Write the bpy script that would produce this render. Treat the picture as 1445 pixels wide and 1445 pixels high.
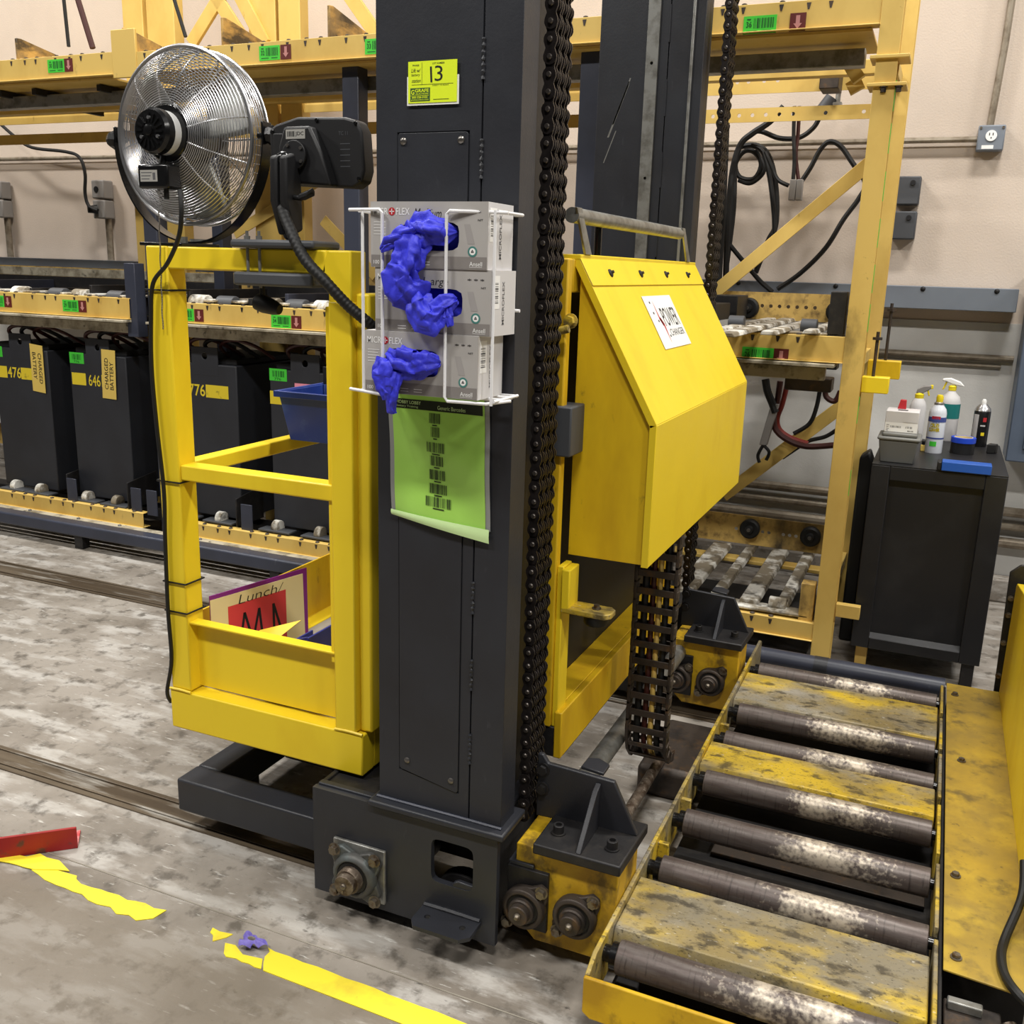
import bpy, bmesh, math, random
from mathutils import Vector, Matrix, noise
random.seed(7)
V = Vector
PI = math.pi
S = bpy.context.scene
COL = S.collection
for _o in list(bpy.data.objects): bpy.data.objects.remove(_o)

# ------------------------------------------------------------------ camera
FPX, YAW, PIT, ROL, EYE = 1369.24, 0.40799, 0.24602, 0.029457, V((0, 0, 1.55))
_cy, _sy = math.cos(YAW), math.sin(YAW)
_f0, _r0, _u0 = V((-_sy, _cy, 0)), V((_cy, _sy, 0)), V((0, 0, 1))
FWD = _f0 * math.cos(PIT) - _u0 * math.sin(PIT)
_up = _u0 * math.cos(PIT) + _f0 * math.sin(PIT)
RGT = _r0 * math.cos(ROL) + _up * math.sin(ROL)
UPV = _up * math.cos(ROL) - _r0 * math.sin(ROL)
cam = bpy.data.cameras.new('camera'); camo = bpy.data.objects.new('camera', cam); COL.objects.link(camo)
cam.sensor_fit = 'HORIZONTAL'; cam.sensor_width = 36.0; cam.lens = FPX / 1445 * 36
cam.clip_start = 0.05; cam.clip_end = 60
camo.matrix_world = Matrix(((RGT.x, UPV.x, -FWD.x, EYE.x), (RGT.y, UPV.y, -FWD.y, EYE.y), (RGT.z, UPV.z, -FWD.z, EYE.z), (0, 0, 0, 1)))
S.camera = camo
def at(px, py, ax, c):
    """measure: the point seen at photo pixel (px,py) on the plane <ax> = c"""
    d = RGT * (px - 722.5) - UPV * (py - 722.5) + FWD * FPX
    i = 'xyz'.index(ax)
    return EYE + d * ((c - EYE[i]) / d[i])

# ------------------------------------------------------------------ light
S.view_settings.view_transform = 'Standard'; S.view_settings.look = 'None'
S.view_settings.gamma = 1.0; S.view_settings.exposure = -0.6
try: S.view_settings.use_curve_mapping = False
except Exception: pass
W = bpy.data.worlds.new('hall'); S.world = W; W.use_nodes = True
W.node_tree.nodes['Background'].inputs[0].default_value = (1.0, 0.98, 0.95, 1)
W.node_tree.nodes['Background'].inputs[1].default_value = 0.055
def highbay(x, y, z, e, sx=1.2, sy=0.35, tilt=(0, 0, 0)):
    l = bpy.data.lights.new('ceiling_lamp_offscreen', 'AREA'); l.shape = 'RECTANGLE'; l.size = sx; l.size_y = sy
    l.energy = e; l.color = (1.0, 0.97, 0.92)
    o = bpy.data.objects.new('ceiling_lamp_offscreen', l); COL.objects.link(o); o.location = (x, y, z); o.rotation_euler = tilt
for y in (3.3, -0.7):                      # two rows of ceiling lamps above the aisle and above the rack front
    for x in (-7.1, -3.3, 0.5, 4.3): highbay(x, y, 5.6, 260)

# ------------------------------------------------------------------ materials
def C(r, g, b):
    f = lambda c: (c / 255 / 12.92) if c <= 10.3 else (((c / 255) + 0.055) / 1.055) ** 2.4
    return (f(r), f(g), f(b), 1)
MATS = {}
def M(name, col, rough=0.5, metal=0.0, layers=(), bump=0.0, bscale=40, coat=0.0, emit=0, alpha=1, trans=0, rvar=0.0, ior=1.45):
    """procedural material; layers = (colour, noise scale, low, high, stretch xyz, detail, strength)"""
    m = bpy.data.materials.new(name); m.use_nodes = True; nt = m.node_tree; N = nt.nodes; Lk = nt.links
    b = N['Principled BSDF']
    b.inputs['Roughness'].default_value = rough; b.inputs['Metallic'].default_value = metal; b.inputs['IOR'].default_value = ior
    b.inputs['Coat Weight'].default_value = coat
    if trans: b.inputs['Transmission Weight'].default_value = trans
    if alpha < 1: b.inputs['Alpha'].default_value = alpha
    g = N.new('ShaderNodeNewGeometry'); cur = None
    def nz(scale, det=4, st=(1, 1, 1), rg=0.6):
        mp = N.new('ShaderNodeMapping'); mp.inputs['Scale'].default_value = st; Lk.new(g.outputs['Position'], mp.inputs['Vector'])
        t = N.new('ShaderNodeTexNoise'); t.inputs['Scale'].default_value = scale; t.inputs['Detail'].default_value = det; t.inputs['Roughness'].default_value = rg
        Lk.new(mp.outputs[0], t.inputs['Vector']); return t.outputs[0]
    for L in layers:
        c2, sc, lo, hi = L[:4]; st = L[4] if len(L) > 4 else (1, 1, 1); det = L[5] if len(L) > 5 else 5; k = L[6] if len(L) > 6 else 1.0
        r = N.new('ShaderNodeMapRange'); r.inputs[1].default_value = lo; r.inputs[2].default_value = hi; r.inputs[4].default_value = k
        Lk.new(nz(sc, det, st), r.inputs[0])
        mx = N.new('ShaderNodeMix'); mx.data_type = 'RGBA'; mx.inputs[7].default_value = c2
        if cur is None: mx.inputs[6].default_value = col
        else: Lk.new(cur, mx.inputs[6])
        Lk.new(r.outputs[0], mx.inputs[0]); cur = mx.outputs[2]
    if cur is None: b.inputs['Base Color'].default_value = col
    else: Lk.new(cur, b.inputs['Base Color'])
    if rvar:
        r = N.new('ShaderNodeMapRange'); r.inputs[3].default_value = max(0.03, rough - rvar); r.inputs[4].default_value = min(1, rough + rvar)
        Lk.new(nz(9, 4), r.inputs[0]); Lk.new(r.outputs[0], b.inputs['Roughness'])
    if bump:
        bp = N.new('ShaderNodeBump'); bp.inputs['Strength'].default_value = bump; bp.inputs['Distance'].default_value = 0.004
        Lk.new(nz(bscale, 4), bp.inputs['Height']); Lk.new(bp.outputs[0], b.inputs['Normal'])
    if emit: b.inputs['Emission Color'].default_value = col; b.inputs['Emission Strength'].default_value = emit
    MATS[name] = m; return m
M('black_paint', C(44, 46, 52), 0.42, layers=[(C(38, 38, 42), 3, .4, .7), (C(70, 70, 76), 60, .66, .78, (1, 1, .3), 3, .35)], bump=.08, bscale=120, rvar=.1)
M('navy_paint', C(56, 60, 74), 0.4, layers=[(C(46, 48, 58), 3, .4, .7), (C(96, 98, 106), 50, .68, .78, (1, 1, .2), 3, .4)], bump=.06, bscale=120, rvar=.1)
M('black_steel', C(36, 35, 36), 0.5, .2, layers=[(C(62, 58, 54), 25, .5, .75, (1, 1, 1), 6, .6)], bump=.12, bscale=90)
M('chain_steel', C(58, 53, 52), 0.34, .6, layers=[(C(34, 30, 30), 40, .4, .7)])
M('chain_pin', C(92, 86, 82), .35, .7)
M('yellow_grimy', C(212, 172, 32), .48, layers=[(C(172, 132, 28), 6, .40, .62, (1, 1, 1), 7, .9), (C(92, 72, 34), 16, .52, .66, (1, 1, .7), 8, .85), (C(48, 40, 28), 5, .60, .72, (1, 1, 1), 8, .8)], bump=.12, bscale=60)
M('upright_paint', C(212, 180, 98), 0.5, layers=[(C(190, 154, 76), 4, .45, .75, (1, 1, .6), 5, .8), (C(44, 36, 26), 2.3, .60, .72, (1, 1, .5), 7, .9), (C(120, 92, 48), 30, .68, .78)], bump=.05, bscale=80)
M('pin_steel', C(120, 116, 112), 0.3, .8)
M('black_plastic', C(26, 26, 28), 0.5, bump=.05, bscale=300)
M('gloss_black', C(18, 18, 19), 0.22)
M('dark_grey', C(70, 72, 76), 0.5)
M('grey_plastic', C(98, 99, 98), 0.5)
M('bin_lid', C(120, 120, 116), 0.5)
M('yellow', C(240, 210, 42), 0.38, layers=[(C(222, 184, 28), 5, .5, .8, (1, 1, .5), 4, .7), (C(120, 92, 30), 90, .74, .8, (1, 1, .6), 4, .7)], bump=.05, bscale=60, rvar=.08)
M('yellow_dirty', C(228, 190, 30), 0.45, layers=[(C(188, 144, 24), 4, .42, .66, (1, 1, .35), 5, .85), (C(104, 82, 34), 30, .64, .78, (1, 1, .5), 6, .85), (C(60, 48, 26), 7, .7, .82, (1, 1, 1), 6, .7)], bump=.08, bscale=60)
M('yellow_worn', C(132, 124, 104), 0.45, .15, layers=[(C(164, 160, 150), 4, .46, .66, (.6, 1, 1), 9, .8), (C(212, 180, 46), 3.6, .44, .58, (.7, 1.3, 1), 11, .95), (C(150, 128, 62), 9, .45, .62, (.6, 1, 1), 9, .55), (C(64, 58, 48), 30, .53, .64, (.6, 1, 1), 10, .8), (C(50, 46, 40), 140, .58, .68, (.7, 1, 1), 5, .7), (C(206, 202, 192), 110, .64, .72, (.5, 1, 1), 6, .7)], bump=.25, bscale=80, rvar=.12)
M('yellow_cover', C(176, 146, 52), 0.46, .1, layers=[(C(140, 118, 60), 4, .38, .58, (1, 1, 1), 9, .85), (C(194, 164, 58), 7, .5, .66, (1, 1, 1), 9, .7), (C(92, 80, 52), 12, .54, .68, (1, 1, 1), 9, .75), (C(70, 62, 46), 70, .64, .74, (1, 1, 1), 5, .6)], bump=.12, bscale=50, rvar=.1)
M('rack_yellow', C(212, 180, 98), 0.5, layers=[(C(188, 150, 70), 4, .45, .75, (1, 1, .6), 5, .8), (C(96, 74, 40), 18, .66, .8, (1, 1, .5), 6, .7)], bump=.05, bscale=80)
M('rack_burnt', C(200, 166, 92), 0.6, layers=[(C(36, 30, 24), 2.6, .54, .68, (1, 1, .6), 6, .95), (C(120, 96, 56), 20, .5, .7)], bump=.15, bscale=60)
M('acid_steel', C(132, 122, 104), 0.7, .1, layers=[(C(228, 226, 218), 9, .47, .58, (1, 1, 1), 9, .95), (C(62, 54, 42), 12, .52, .66, (1, 1, 1), 9, .9), (C(60, 104, 92), 9, .66, .76, (1, 1, 1), 6, .7)], bump=.35, bscale=60)
M('dirty_tray', C(178, 170, 150), 0.6, .1, layers=[(C(96, 86, 66), 10, .45, .65, (1, 1, 1), 7, .9), (C(40, 36, 30), 22, .6, .74)], bump=.15, bscale=60)
M('roller_steel', C(104, 96, 92), 0.42, .35, layers=[(C(78, 68, 64), 30, .42, .62, (.25, 2, 2), 6, .8), (C(58, 52, 50), 60, .55, .7, (.2, 2, 2), 6, .7)], bump=.1, bscale=90, rvar=.1)
M('roller_scratch', C(214, 206, 190), 0.5, .2, layers=[(C(104, 92, 84), 60, .5, .6, (.5, 1.5, 1.5), 8, .95), (C(170, 150, 132), 20, .5, .65)], bump=.2, bscale=90)
M('cast_iron', C(86, 86, 84), 0.5, .4, layers=[(C(104, 116, 116), 12, .5, .65, (1, 1, 1), 5, .7), (C(70, 54, 40), 25, .6, .75)], bump=.15, bscale=100)
M('brown_iron', C(72, 64, 58), 0.5, .4, layers=[(C(98, 76, 54), 25, .55, .7), (C(40, 38, 38), 10, .5, .7)], bump=.15, bscale=100)
M('rust_steel', C(112, 100, 88), 0.45, .5, layers=[(C(78, 64, 52), 40, .45, .6), (C(168, 158, 142), 60, .58, .7)], bump=.15, bscale=120)
M('bolt_steel', C(120, 112, 100), 0.4, .7, layers=[(C(88, 68, 48), 60, .5, .65)])
M('chrome', C(178, 178, 180), 0.32, .9)
M('galv', C(150, 150, 146), 0.4, .6, layers=[(C(116, 114, 108), 20, .45, .65)])
M('conduit', C(150, 140, 124), 0.45, .4, layers=[(C(118, 106, 90), 15, .45, .65)])
M('wire_white', C(236, 236, 238), 0.3)
M('wireway_grey', C(124, 132, 142), 0.45, layers=[(C(112, 118, 128), 2, .4, .7)])
M('panel_grey', C(96, 108, 126), 0.45, layers=[(C(84, 96, 114), 2, .4, .7)])
M('rubber', C(20, 20, 20), 0.55)
M('cable_red', C(120, 38, 30), 0.5)
M('cable_brown', C(62, 26, 22), 0.5)
M('connector_grey', C(136, 132, 128), 0.5)
M('carton', C(178, 175, 172), 0.55, layers=[(C(168, 164, 160), 3, .4, .7)])
M('carton_dark', C(134, 129, 126), 0.55)
M('carton_side', C(206, 204, 204), 0.55)
M('white', C(238, 238, 236), 0.5)
M('ink', C(22, 22, 24), 0.6)
M('ink_soft', C(90, 90, 92), 0.6)
M('print_red', C(186, 40, 48), 0.5)
M('print_teal', C(70, 128, 122), 0.5)
M('print_glove', C(160, 156, 154), 0.5)
M('glove_blue', C(62, 66, 226), 0.5, layers=[(C(44, 46, 190), 30, .45, .65)], bump=.25, bscale=150)
M('neon', C(226, 246, 40), 0.5)
M('sticker_green', C(60, 92, 46), 0.5)
M('tag_green', C(70, 200, 60), 0.45)
M('tag_ink', C(24, 78, 34), 0.5)
M('tag_maroon', C(92, 30, 26), 0.5)
M('arrow_pink', C(186, 128, 124), 0.5)
M('sheet_green', C(176, 230, 104), 0.25, layers=[(C(164, 214, 94), 6, .4, .7, (1, 1, .5), 3, .7)], bump=.35, bscale=14, coat=.3)
M('sheet_band', C(38, 44, 28), 0.3)
M('sheet_print_glare', C(206, 236, 170), 0.3)  # pale tone for the header print and the painted sleeve glare
M('plastic_clear', C(150, 152, 150), 0.25)
M('bin_blue', C(34, 58, 134), 0.42, layers=[(C(60, 84, 150), 12, .55, .75)])
M('box_blue', C(34, 88, 178), 0.4)
M('tape_blue', C(36, 74, 200), 0.4)
M('manila', C(226, 210, 160), 0.55)
M('purple', C(128, 40, 128), 0.4)
M('card_red', C(206, 62, 66), 0.5)
M('card_yellow', C(226, 190, 50), 0.5)
M('tray_navy', C(38, 46, 118), 0.4)
M('tag_cream', C(226, 196, 100), 0.5)
M('pink', C(240, 150, 170), 0.5)
M('yellow_paint_old', C(228, 204, 50), 0.5, layers=[(C(60, 56, 40), 18, .6, .74, (1, 1, 1), 6, .9)])
M('red_paint', C(160, 36, 36), 0.5, layers=[(C(90, 60, 54), 22, .55, .66, (1, 1, 1), 7, .9)], bump=.1)
M('red_plate', C(214, 140, 138), 0.6, layers=[(C(206, 70, 74), 30, .45, .6), (C(230, 224, 218), 26, .58, .68)])
M('tape_yellow', C(244, 226, 60), 0.42, layers=[(C(214, 190, 60), 6, .5, .7), (C(120, 110, 60), 30, .68, .78)])
M('lilac', C(120, 108, 190), 0.5)
M('teal', C(34, 120, 118), 0.4)
M('sprayer_yellow', C(238, 214, 40), 0.4)
M('can_white', C(222, 226, 234), 0.3)
M('can_blue', C(70, 84, 150), 0.35)
M('can_black', C(20, 20, 22), 0.3)
M('deck_grey', C(150, 144, 132), 0.6, layers=[(C(120, 112, 100), 6, .4, .7)])
M('wood_worn', C(190, 152, 82), 0.6, layers=[(C(52, 44, 32), 14, .45, .6, (1, .3, 1), 7, .95), (C(128, 106, 70), 8, .5, .65)], bump=.25, bscale=60)
M('cabinet_black', C(30, 30, 32), 0.42, layers=[(C(40, 40, 42), 6, .5, .75)], bump=.04, bscale=200)
M('metal_label', C(196, 194, 188), 0.35, .4)
M('magenta', C(226, 60, 92), 0.4)
M('battery_black', C(46, 48, 54), 0.5, layers=[(C(40, 41, 46), 4, .4, .7), (C(96, 94, 90), 70, .7, .8, (1, 1, 1), 4, .6)], bump=.08, bscale=90)
M('battery_top', C(24, 24, 26), 0.6)
def concrete():
    m = M('concrete', C(152, 145, 136), 0.5, layers=[(C(116, 108, 98), 2.2, .42, .62, (1, 1, 1), 10, .9), (C(180, 176, 170), 7, .5, .62, (.5, 1.5, 1), 10, .85), (C(88, 82, 74), 14, .53, .66, (1, 1, 1), 10, .85), (C(214, 212, 206), 40, .62, .70, (.35, 1.8, 1), 8, .75), (C(56, 52, 48), 46, .63, .72, (.6, 1.2, 1), 8, .75), (C(224, 222, 216), 150, .70, .76, (1, 1, 1), 4, .7)], bump=.3, bscale=35, rvar=.14)
    nt = m.node_tree; N = nt.nodes; Lk = nt.links; b = N['Principled BSDF']
    src = b.inputs['Base Color'].links[0].from_socket
    g = N.new('ShaderNodeNewGeometry'); sp = N.new('ShaderNodeSeparateXYZ'); Lk.new(g.outputs['Position'], sp.inputs[0])
    n = N.new('ShaderNodeTexNoise'); n.inputs['Scale'].default_value = 3; n.inputs['Detail'].default_value = 6; Lk.new(g.outputs['Position'], n.inputs['Vector'])
    a = N.new('ShaderNodeMath'); a.operation = 'MULTIPLY_ADD'; a.inputs[1].default_value = .12; Lk.new(n.outputs[0], a.inputs[0]); Lk.new(sp.outputs['Y'], a.inputs[2])
    # the sealed, darker and browner aisle in front of the tape line
    r = N.new('ShaderNodeMapRange'); r.inputs[1].default_value = 1.55; r.inputs[2].default_value = 1.60; r.inputs[3].default_value = .62; r.inputs[4].default_value = 0
    Lk.new(a.outputs[0], r.inputs[0])
    mx = N.new('ShaderNodeMix'); mx.data_type = 'RGBA'; mx.blend_type = 'MIX'; mx.inputs[7].default_value = C(116, 106, 92)
    Lk.new(r.outputs[0], mx.inputs[0]); Lk.new(src, mx.inputs[6]); Lk.new(mx.outputs[2], b.inputs['Base Color'])
    return m
concrete()
M('rail_strip', C(104, 92, 76), 0.45, .3, layers=[(C(74, 62, 48), 5, .4, .6, (.25, 3, 1), 8, .9), (C(170, 166, 158), 8, .56, .68, (.3, 3, 1), 8, .8)], bump=.2, bscale=50)
M('wall_paint', C(208, 193, 178), 0.75, layers=[(C(192, 178, 164), 1.2, .4, .7, (1, 1, 1), 5, .8), (C(150, 134, 116), 30, .74, .8, (1, 1, 1), 4, .5)], bump=.35, bscale=110)
M('wall_lower', C(208, 207, 203), 0.7, layers=[(C(196, 195, 191), 3, .4, .7)], bump=.2, bscale=110)

# ------------------------------------------------------------------ mesh helpers
WO = {}
def thing(name, label, cat, loc=(0, 0, 0), group=None):
    o = bpy.data.objects.new(name, None); COL.objects.link(o); o.location = loc; o.empty_display_size = .05
    o['label'] = label; o['category'] = cat
    if group: o['group'] = group
    WO[o] = V(loc); return o
def tag(o, label, cat, group=None):
    o['label'] = label; o['category'] = cat
    if group: o['group'] = group
    return o
_fc = {}
def glyphs(s, bold=0.0):
    k = (s, bold)
    if k not in _fc:
        c = bpy.data.curves.new('f', 'FONT'); c.body = s; c.size = 1; c.offset = bold; c.resolution_u = 3
        o = bpy.data.objects.new('f', c); COL.objects.link(o)
        me = bpy.data.meshes.new_from_object(o.evaluated_get(bpy.context.evaluated_depsgraph_get()))
        _fc[k] = ([v.co.copy() for v in me.vertices], [tuple(p.vertices) for p in me.polygons])
        bpy.data.objects.remove(o); bpy.data.curves.remove(c); bpy.data.meshes.remove(me)
    return _fc[k]
class MB:
    def __init__(s): s.v = []; s.f = []; s.m = []; s.mi = 0; s.xf = None
    def add(s, vs, fs):
        n = len(s.v)
        s.v += [(s.xf @ V(p)) if s.xf else V(p) for p in vs]
        s.f += [tuple(i + n for i in f) for f in fs]; s.m += [s.mi] * len(fs); return s
    def obb(s, o, u, v, n):
        o, u, v, n = V(o), V(u), V(v), V(n)
        return s.add([o, o + u, o + u + v, o + v, o + n, o + u + n, o + u + v + n, o + v + n],
                     [(0, 3, 2, 1), (4, 5, 6, 7), (0, 1, 5, 4), (1, 2, 6, 5), (2, 3, 7, 6), (3, 0, 4, 7)])
    def box(s, x0, x1, y0, y1, z0, z1): return s.obb((x0, y0, z0), (x1 - x0, 0, 0), (0, y1 - y0, 0), (0, 0, z1 - z0))
    def prism(s, pts, vec):
        k = len(pts); a = [V(p) for p in pts]; b = [p + V(vec) for p in a]
        return s.add(a + b, [tuple(range(k - 1, -1, -1)), tuple(range(k, 2 * k))] + [(i, (i + 1) % k, k + (i + 1) % k, k + i) for i in range(k)])
    def cyl(s, p0, p1, r, r1=None, n=14, caps=True):
        p0, p1 = V(p0), V(p1); d = (p1 - p0).normalized(); r1 = r if r1 is None else r1
        a = d.orthogonal().normalized(); b = d.cross(a)
        vs = [p + (a * math.cos(2 * PI * i / n) + b * math.sin(2 * PI * i / n)) * q for p, q in ((p0, r), (p1, r1)) for i in range(n)]
        fs = [(i, (i + 1) % n, n + (i + 1) % n, n + i) for i in range(n)]
        if caps: fs += [tuple(range(n - 1, -1, -1)), tuple(range(n, 2 * n))]
        return s.add(vs, fs)
    def lathe(s, c, ax, prof, n=20):
        c, d = V(c), V(ax).normalized(); a = d.orthogonal().normalized(); b = d.cross(a); vs = []
        for r, h in prof:
            vs += [c + d * h + (a * math.cos(2 * PI * i / n) + b * math.sin(2 * PI * i / n)) * max(r, 1e-5) for i in range(n)]
        fs = [(j * n + i, j * n + (i + 1) % n, (j + 1) * n + (i + 1) % n, (j + 1) * n + i) for j in range(len(prof) - 1) for i in range(n)]
        fs += [tuple(range(n - 1, -1, -1)), tuple(range((len(prof) - 1) * n, len(prof) * n))]
        return s.add(vs, fs)
    def torus(s, c, ax, R, r, n=40, m=5):
        c, d = V(c), V(ax).normalized(); a = d.orthogonal().normalized(); b = d.cross(a); vs = []
        for i in range(n):
            t = 2 * PI * i / n; e = a * math.cos(t) + b * math.sin(t)
            vs += [c + e * (R + r * math.cos(2 * PI * j / m)) + d * (r * math.sin(2 * PI * j / m)) for j in range(m)]
        return s.add(vs, [(i * m + j, ((i + 1) % n) * m + j, ((i + 1) % n) * m + (j + 1) % m, i * m + (j + 1) % m) for i in range(n) for j in range(m)])
    def tube(s, pts, r, n=8, sub=6, closed=False):
        P = [V(p) for p in pts]
        if sub > 1 and len(P) > 2:
            Q = []; k = len(P)
            for i in range(k if closed else k - 1):
                p0, p1, p2, p3 = (P[(i - 1) % k], P[i], P[(i + 1) % k], P[(i + 2) % k]) if closed else (P[max(i - 1, 0)], P[i], P[i + 1], P[min(i + 2, k - 1)])
                for j in range(sub):
                    t = j / sub
                    Q.append(0.5 * ((2 * p1) + (p2 - p0) * t + (2 * p0 - 5 * p1 + 4 * p2 - p3) * t * t + (3 * p1 - p0 - 3 * p2 + p3) * t ** 3))
            if not closed: Q.append(P[-1])
            P = Q
        k = len(P); vs = []; a = None
        for i in range(k):
            d = (P[(i + 1) % k] - P[i - 1]) if closed else (P[min(i + 1, k - 1)] - P[max(i - 1, 0)])
            d = d.normalized() if d.length > 1e-9 else V((0, 0, 1))
            a = d.orthogonal().normalized() if a is None else (a - d * a.dot(d)).normalized()
            b = d.cross(a); rr = r(i / (k - 1)) if callable(r) else r
            vs += [P[i] + (a * math.cos(2 * PI * j / n) + b * math.sin(2 * PI * j / n)) * rr for j in range(n)]
        fs = [(i * n + j, i * n + (j + 1) % n, ((i + 1) % k) * n + (j + 1) % n, ((i + 1) % k) * n + j) for i in range(k if closed else k - 1) for j in range(n)]
        if not closed: fs += [tuple(range(n - 1, -1, -1)), tuple(range((k - 1) * n, k * n))]
        return s.add(vs, fs)
    def sphere(s, c, r, n=14, m=9):
        r = (r, r, r) if not hasattr(r, '__len__') else r
        c = V(c); vs = [c + V((0, 0, -r[2]))]
        for j in range(1, m):
            t = -PI / 2 + PI * j / m
            vs += [c + V((r[0] * math.cos(t) * math.cos(2 * PI * i / n), r[1] * math.cos(t) * math.sin(2 * PI * i / n), r[2] * math.sin(t))) for i in range(n)]
        vs.append(c + V((0, 0, r[2]))); k = len(vs) - 1
        fs = [(0, 1 + (i + 1) % n, 1 + i) for i in range(n)]
        fs += [(1 + j * n + i, 1 + j * n + (i + 1) % n, 1 + (j + 1) * n + (i + 1) % n, 1 + (j + 1) * n + i) for j in range(m - 2) for i in range(n)]
        fs += [(k, 1 + (m - 2) * n + i, 1 + (m - 2) * n + (i + 1) % n) for i in range(n)]
        return s.add(vs, fs)
    def grid(s, fn, nu, nv):
        vs = [fn(i / nu, j / nv) for j in range(nv + 1) for i in range(nu + 1)]; w = nu + 1
        return s.add(vs, [(j * w + i, j * w + i + 1, (j + 1) * w + i + 1, (j + 1) * w + i) for j in range(nv) for i in range(nu)])
    def text(s, t, o, u, v, w=None, h=None, bold=0.0, shear=0.0):
        """lettering whose box starts at o, u / v unit directions, fitted to width w and height h"""
        vs, fs = glyphs(t, bold)
        if not vs: return s
        x0 = min(p.x for p in vs); x1 = max(p.x for p in vs); y0 = min(p.y for p in vs); y1 = max(p.y for p in vs)
        sx = w / (x1 - x0) if w else None; sy = h / (y1 - y0) if h else None
        sx = sx or sy; sy = sy or sx; o, u, v = V(o), V(u), V(v)
        return s.add([o + u * ((p.x - x0) * sx + shear * (p.y - y0) * sy) + v * ((p.y - y0) * sy) for p in vs], fs)
    def bars(s, o, u, v, w, h, n=22, seed=1):
        rnd = random.Random(seed); x = 0; o, u, v = V(o), V(u), V(v)
        ws = [rnd.choice((1, 1, 2, 3)) for _ in range(2 * n)]; k = w / sum(ws)
        for i, q in enumerate(ws):
            if i % 2 == 0: s.add([o + u * x, o + u * (x + q * k), o + u * (x + q * k) + v * h, o + u * x + v * h], [(0, 1, 2, 3)])
            x += q * k
        return s
    def quad(s, o, u, v, w, h):
        o, u, v = V(o), V(u), V(v)
        return s.add([o, o + u * w, o + u * w + v * h, o + v * h], [(0, 1, 2, 3)])
    def poly(s, pts): return s.add(pts, [tuple(range(len(pts)))])
    def holed(s, o, u, v, n, Wd, Ht, hc, ha, hb, p=6, N=48):
        """plate Wd x Ht with a rounded opening centred hc=(cu,cv), half sizes ha,hb; n = thickness vector"""
        o, u, v, n = V(o), V(u), V(v), V(n); cu, cv = hc
        an = sorted([2 * PI * i / N for i in range(N)] + [math.atan2(y - cv, x - cu) % (2 * PI) for x in (0, Wd) for y in (0, Ht)])
        vs = []
        for t in an:
            c, q = math.cos(t), math.sin(t)
            r = 1 / ((abs(c) / ha) ** p + (abs(q) / hb) ** p) ** (1 / p)
            k = min(((Wd - cu) / c if c > 1e-9 else (-cu / c if c < -1e-9 else 1e9)), ((Ht - cv) / q if q > 1e-9 else (-cv / q if q < -1e-9 else 1e9)))
            for rr in (r, k):
                b = o + u * (cu + rr * c) + v * (cv + rr * q); vs += [b, b + n]
        L = len(an); fs = []
        for i in range(L):
            a, b = 4 * i, 4 * ((i + 1) % L)
            fs += [(a, a + 2, b + 2, b), (a + 1, b + 1, b + 3, a + 3), (a, b, b + 1, a + 1), (a + 2, a + 3, b + 3, b + 2)]
        return s.add(vs, fs)
    def build(s, name, mats, parent=None, bevel=0.0, ang=35, label=None, stuff=False, norm=True, seg=2):
        mats = [mats] if isinstance(mats, str) else mats
        lo = V((min(p.x for p in s.v), min(p.y for p in s.v), min(p.z for p in s.v))); hi = V((max(p.x for p in s.v), max(p.y for p in s.v), max(p.z for p in s.v)))
        c = (lo + hi) / 2
        if parent is None: c.z = lo.z
        me = bpy.data.meshes.new(name); me.from_pydata([p - c for p in s.v], [], s.f)
        for k in mats: me.materials.append(MATS[k])
        for p, i in zip(me.polygons, s.m): p.material_index = i; p.use_smooth = True
        if norm:
            b = bmesh.new(); b.from_mesh(me); bmesh.ops.recalc_face_normals(b, faces=b.faces); b.to_mesh(me); b.free()
        me.update(); me.set_sharp_from_angle(angle=math.radians(ang))
        o = bpy.data.objects.new(name, me); COL.objects.link(o); WO[o] = c
        if parent: o.parent = parent; o.location = c - WO[parent]
        else: o.location = c
        if bevel:
            md = o.modifiers.new('edge', 'BEVEL'); md.width = bevel; md.segments = seg; md.limit_method = 'ANGLE'; md.angle_limit = math.radians(40)
        if label: o['label'] = label
        if stuff: o['kind'] = 'stuff'
        return o
def B(name, mat, parent, x0, x1, y0, y1, z0, z1, bevel=.003, **k): return MB().box(x0, x1, y0, y1, z0, z1).build(name, mat, parent, bevel=bevel, **k)
def struct(o): o['kind'] = 'structure'; return o
def kids(o): return [c for c in bpy.data.objects if c.parent == o]
_kids = None
def copy_tree(root, delta, label=None, parent=None):
    c = root.copy(); COL.objects.link(c); WO[c] = WO[root] + V(delta)
    if parent: c.parent = parent
    else: c.location = root.location + V(delta)
    if label: c['label'] = label
    for k in kids(root):
        copy_tree(k, delta, None, c)
    return c
def hexbolt(mb, p, d, r=.011, h=.01, washer=True):
    p, d = V(p), V(d).normalized()
    if washer: mb.cyl(p, p + d * .003, r * 1.4, n=14); p = p + d * .003
    mb.cyl(p, p + d * h, r, n=6); return mb
UX, UY, UZ = V((1, 0, 0)), V((0, 1, 0)), V((0, 0, 1))
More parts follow.
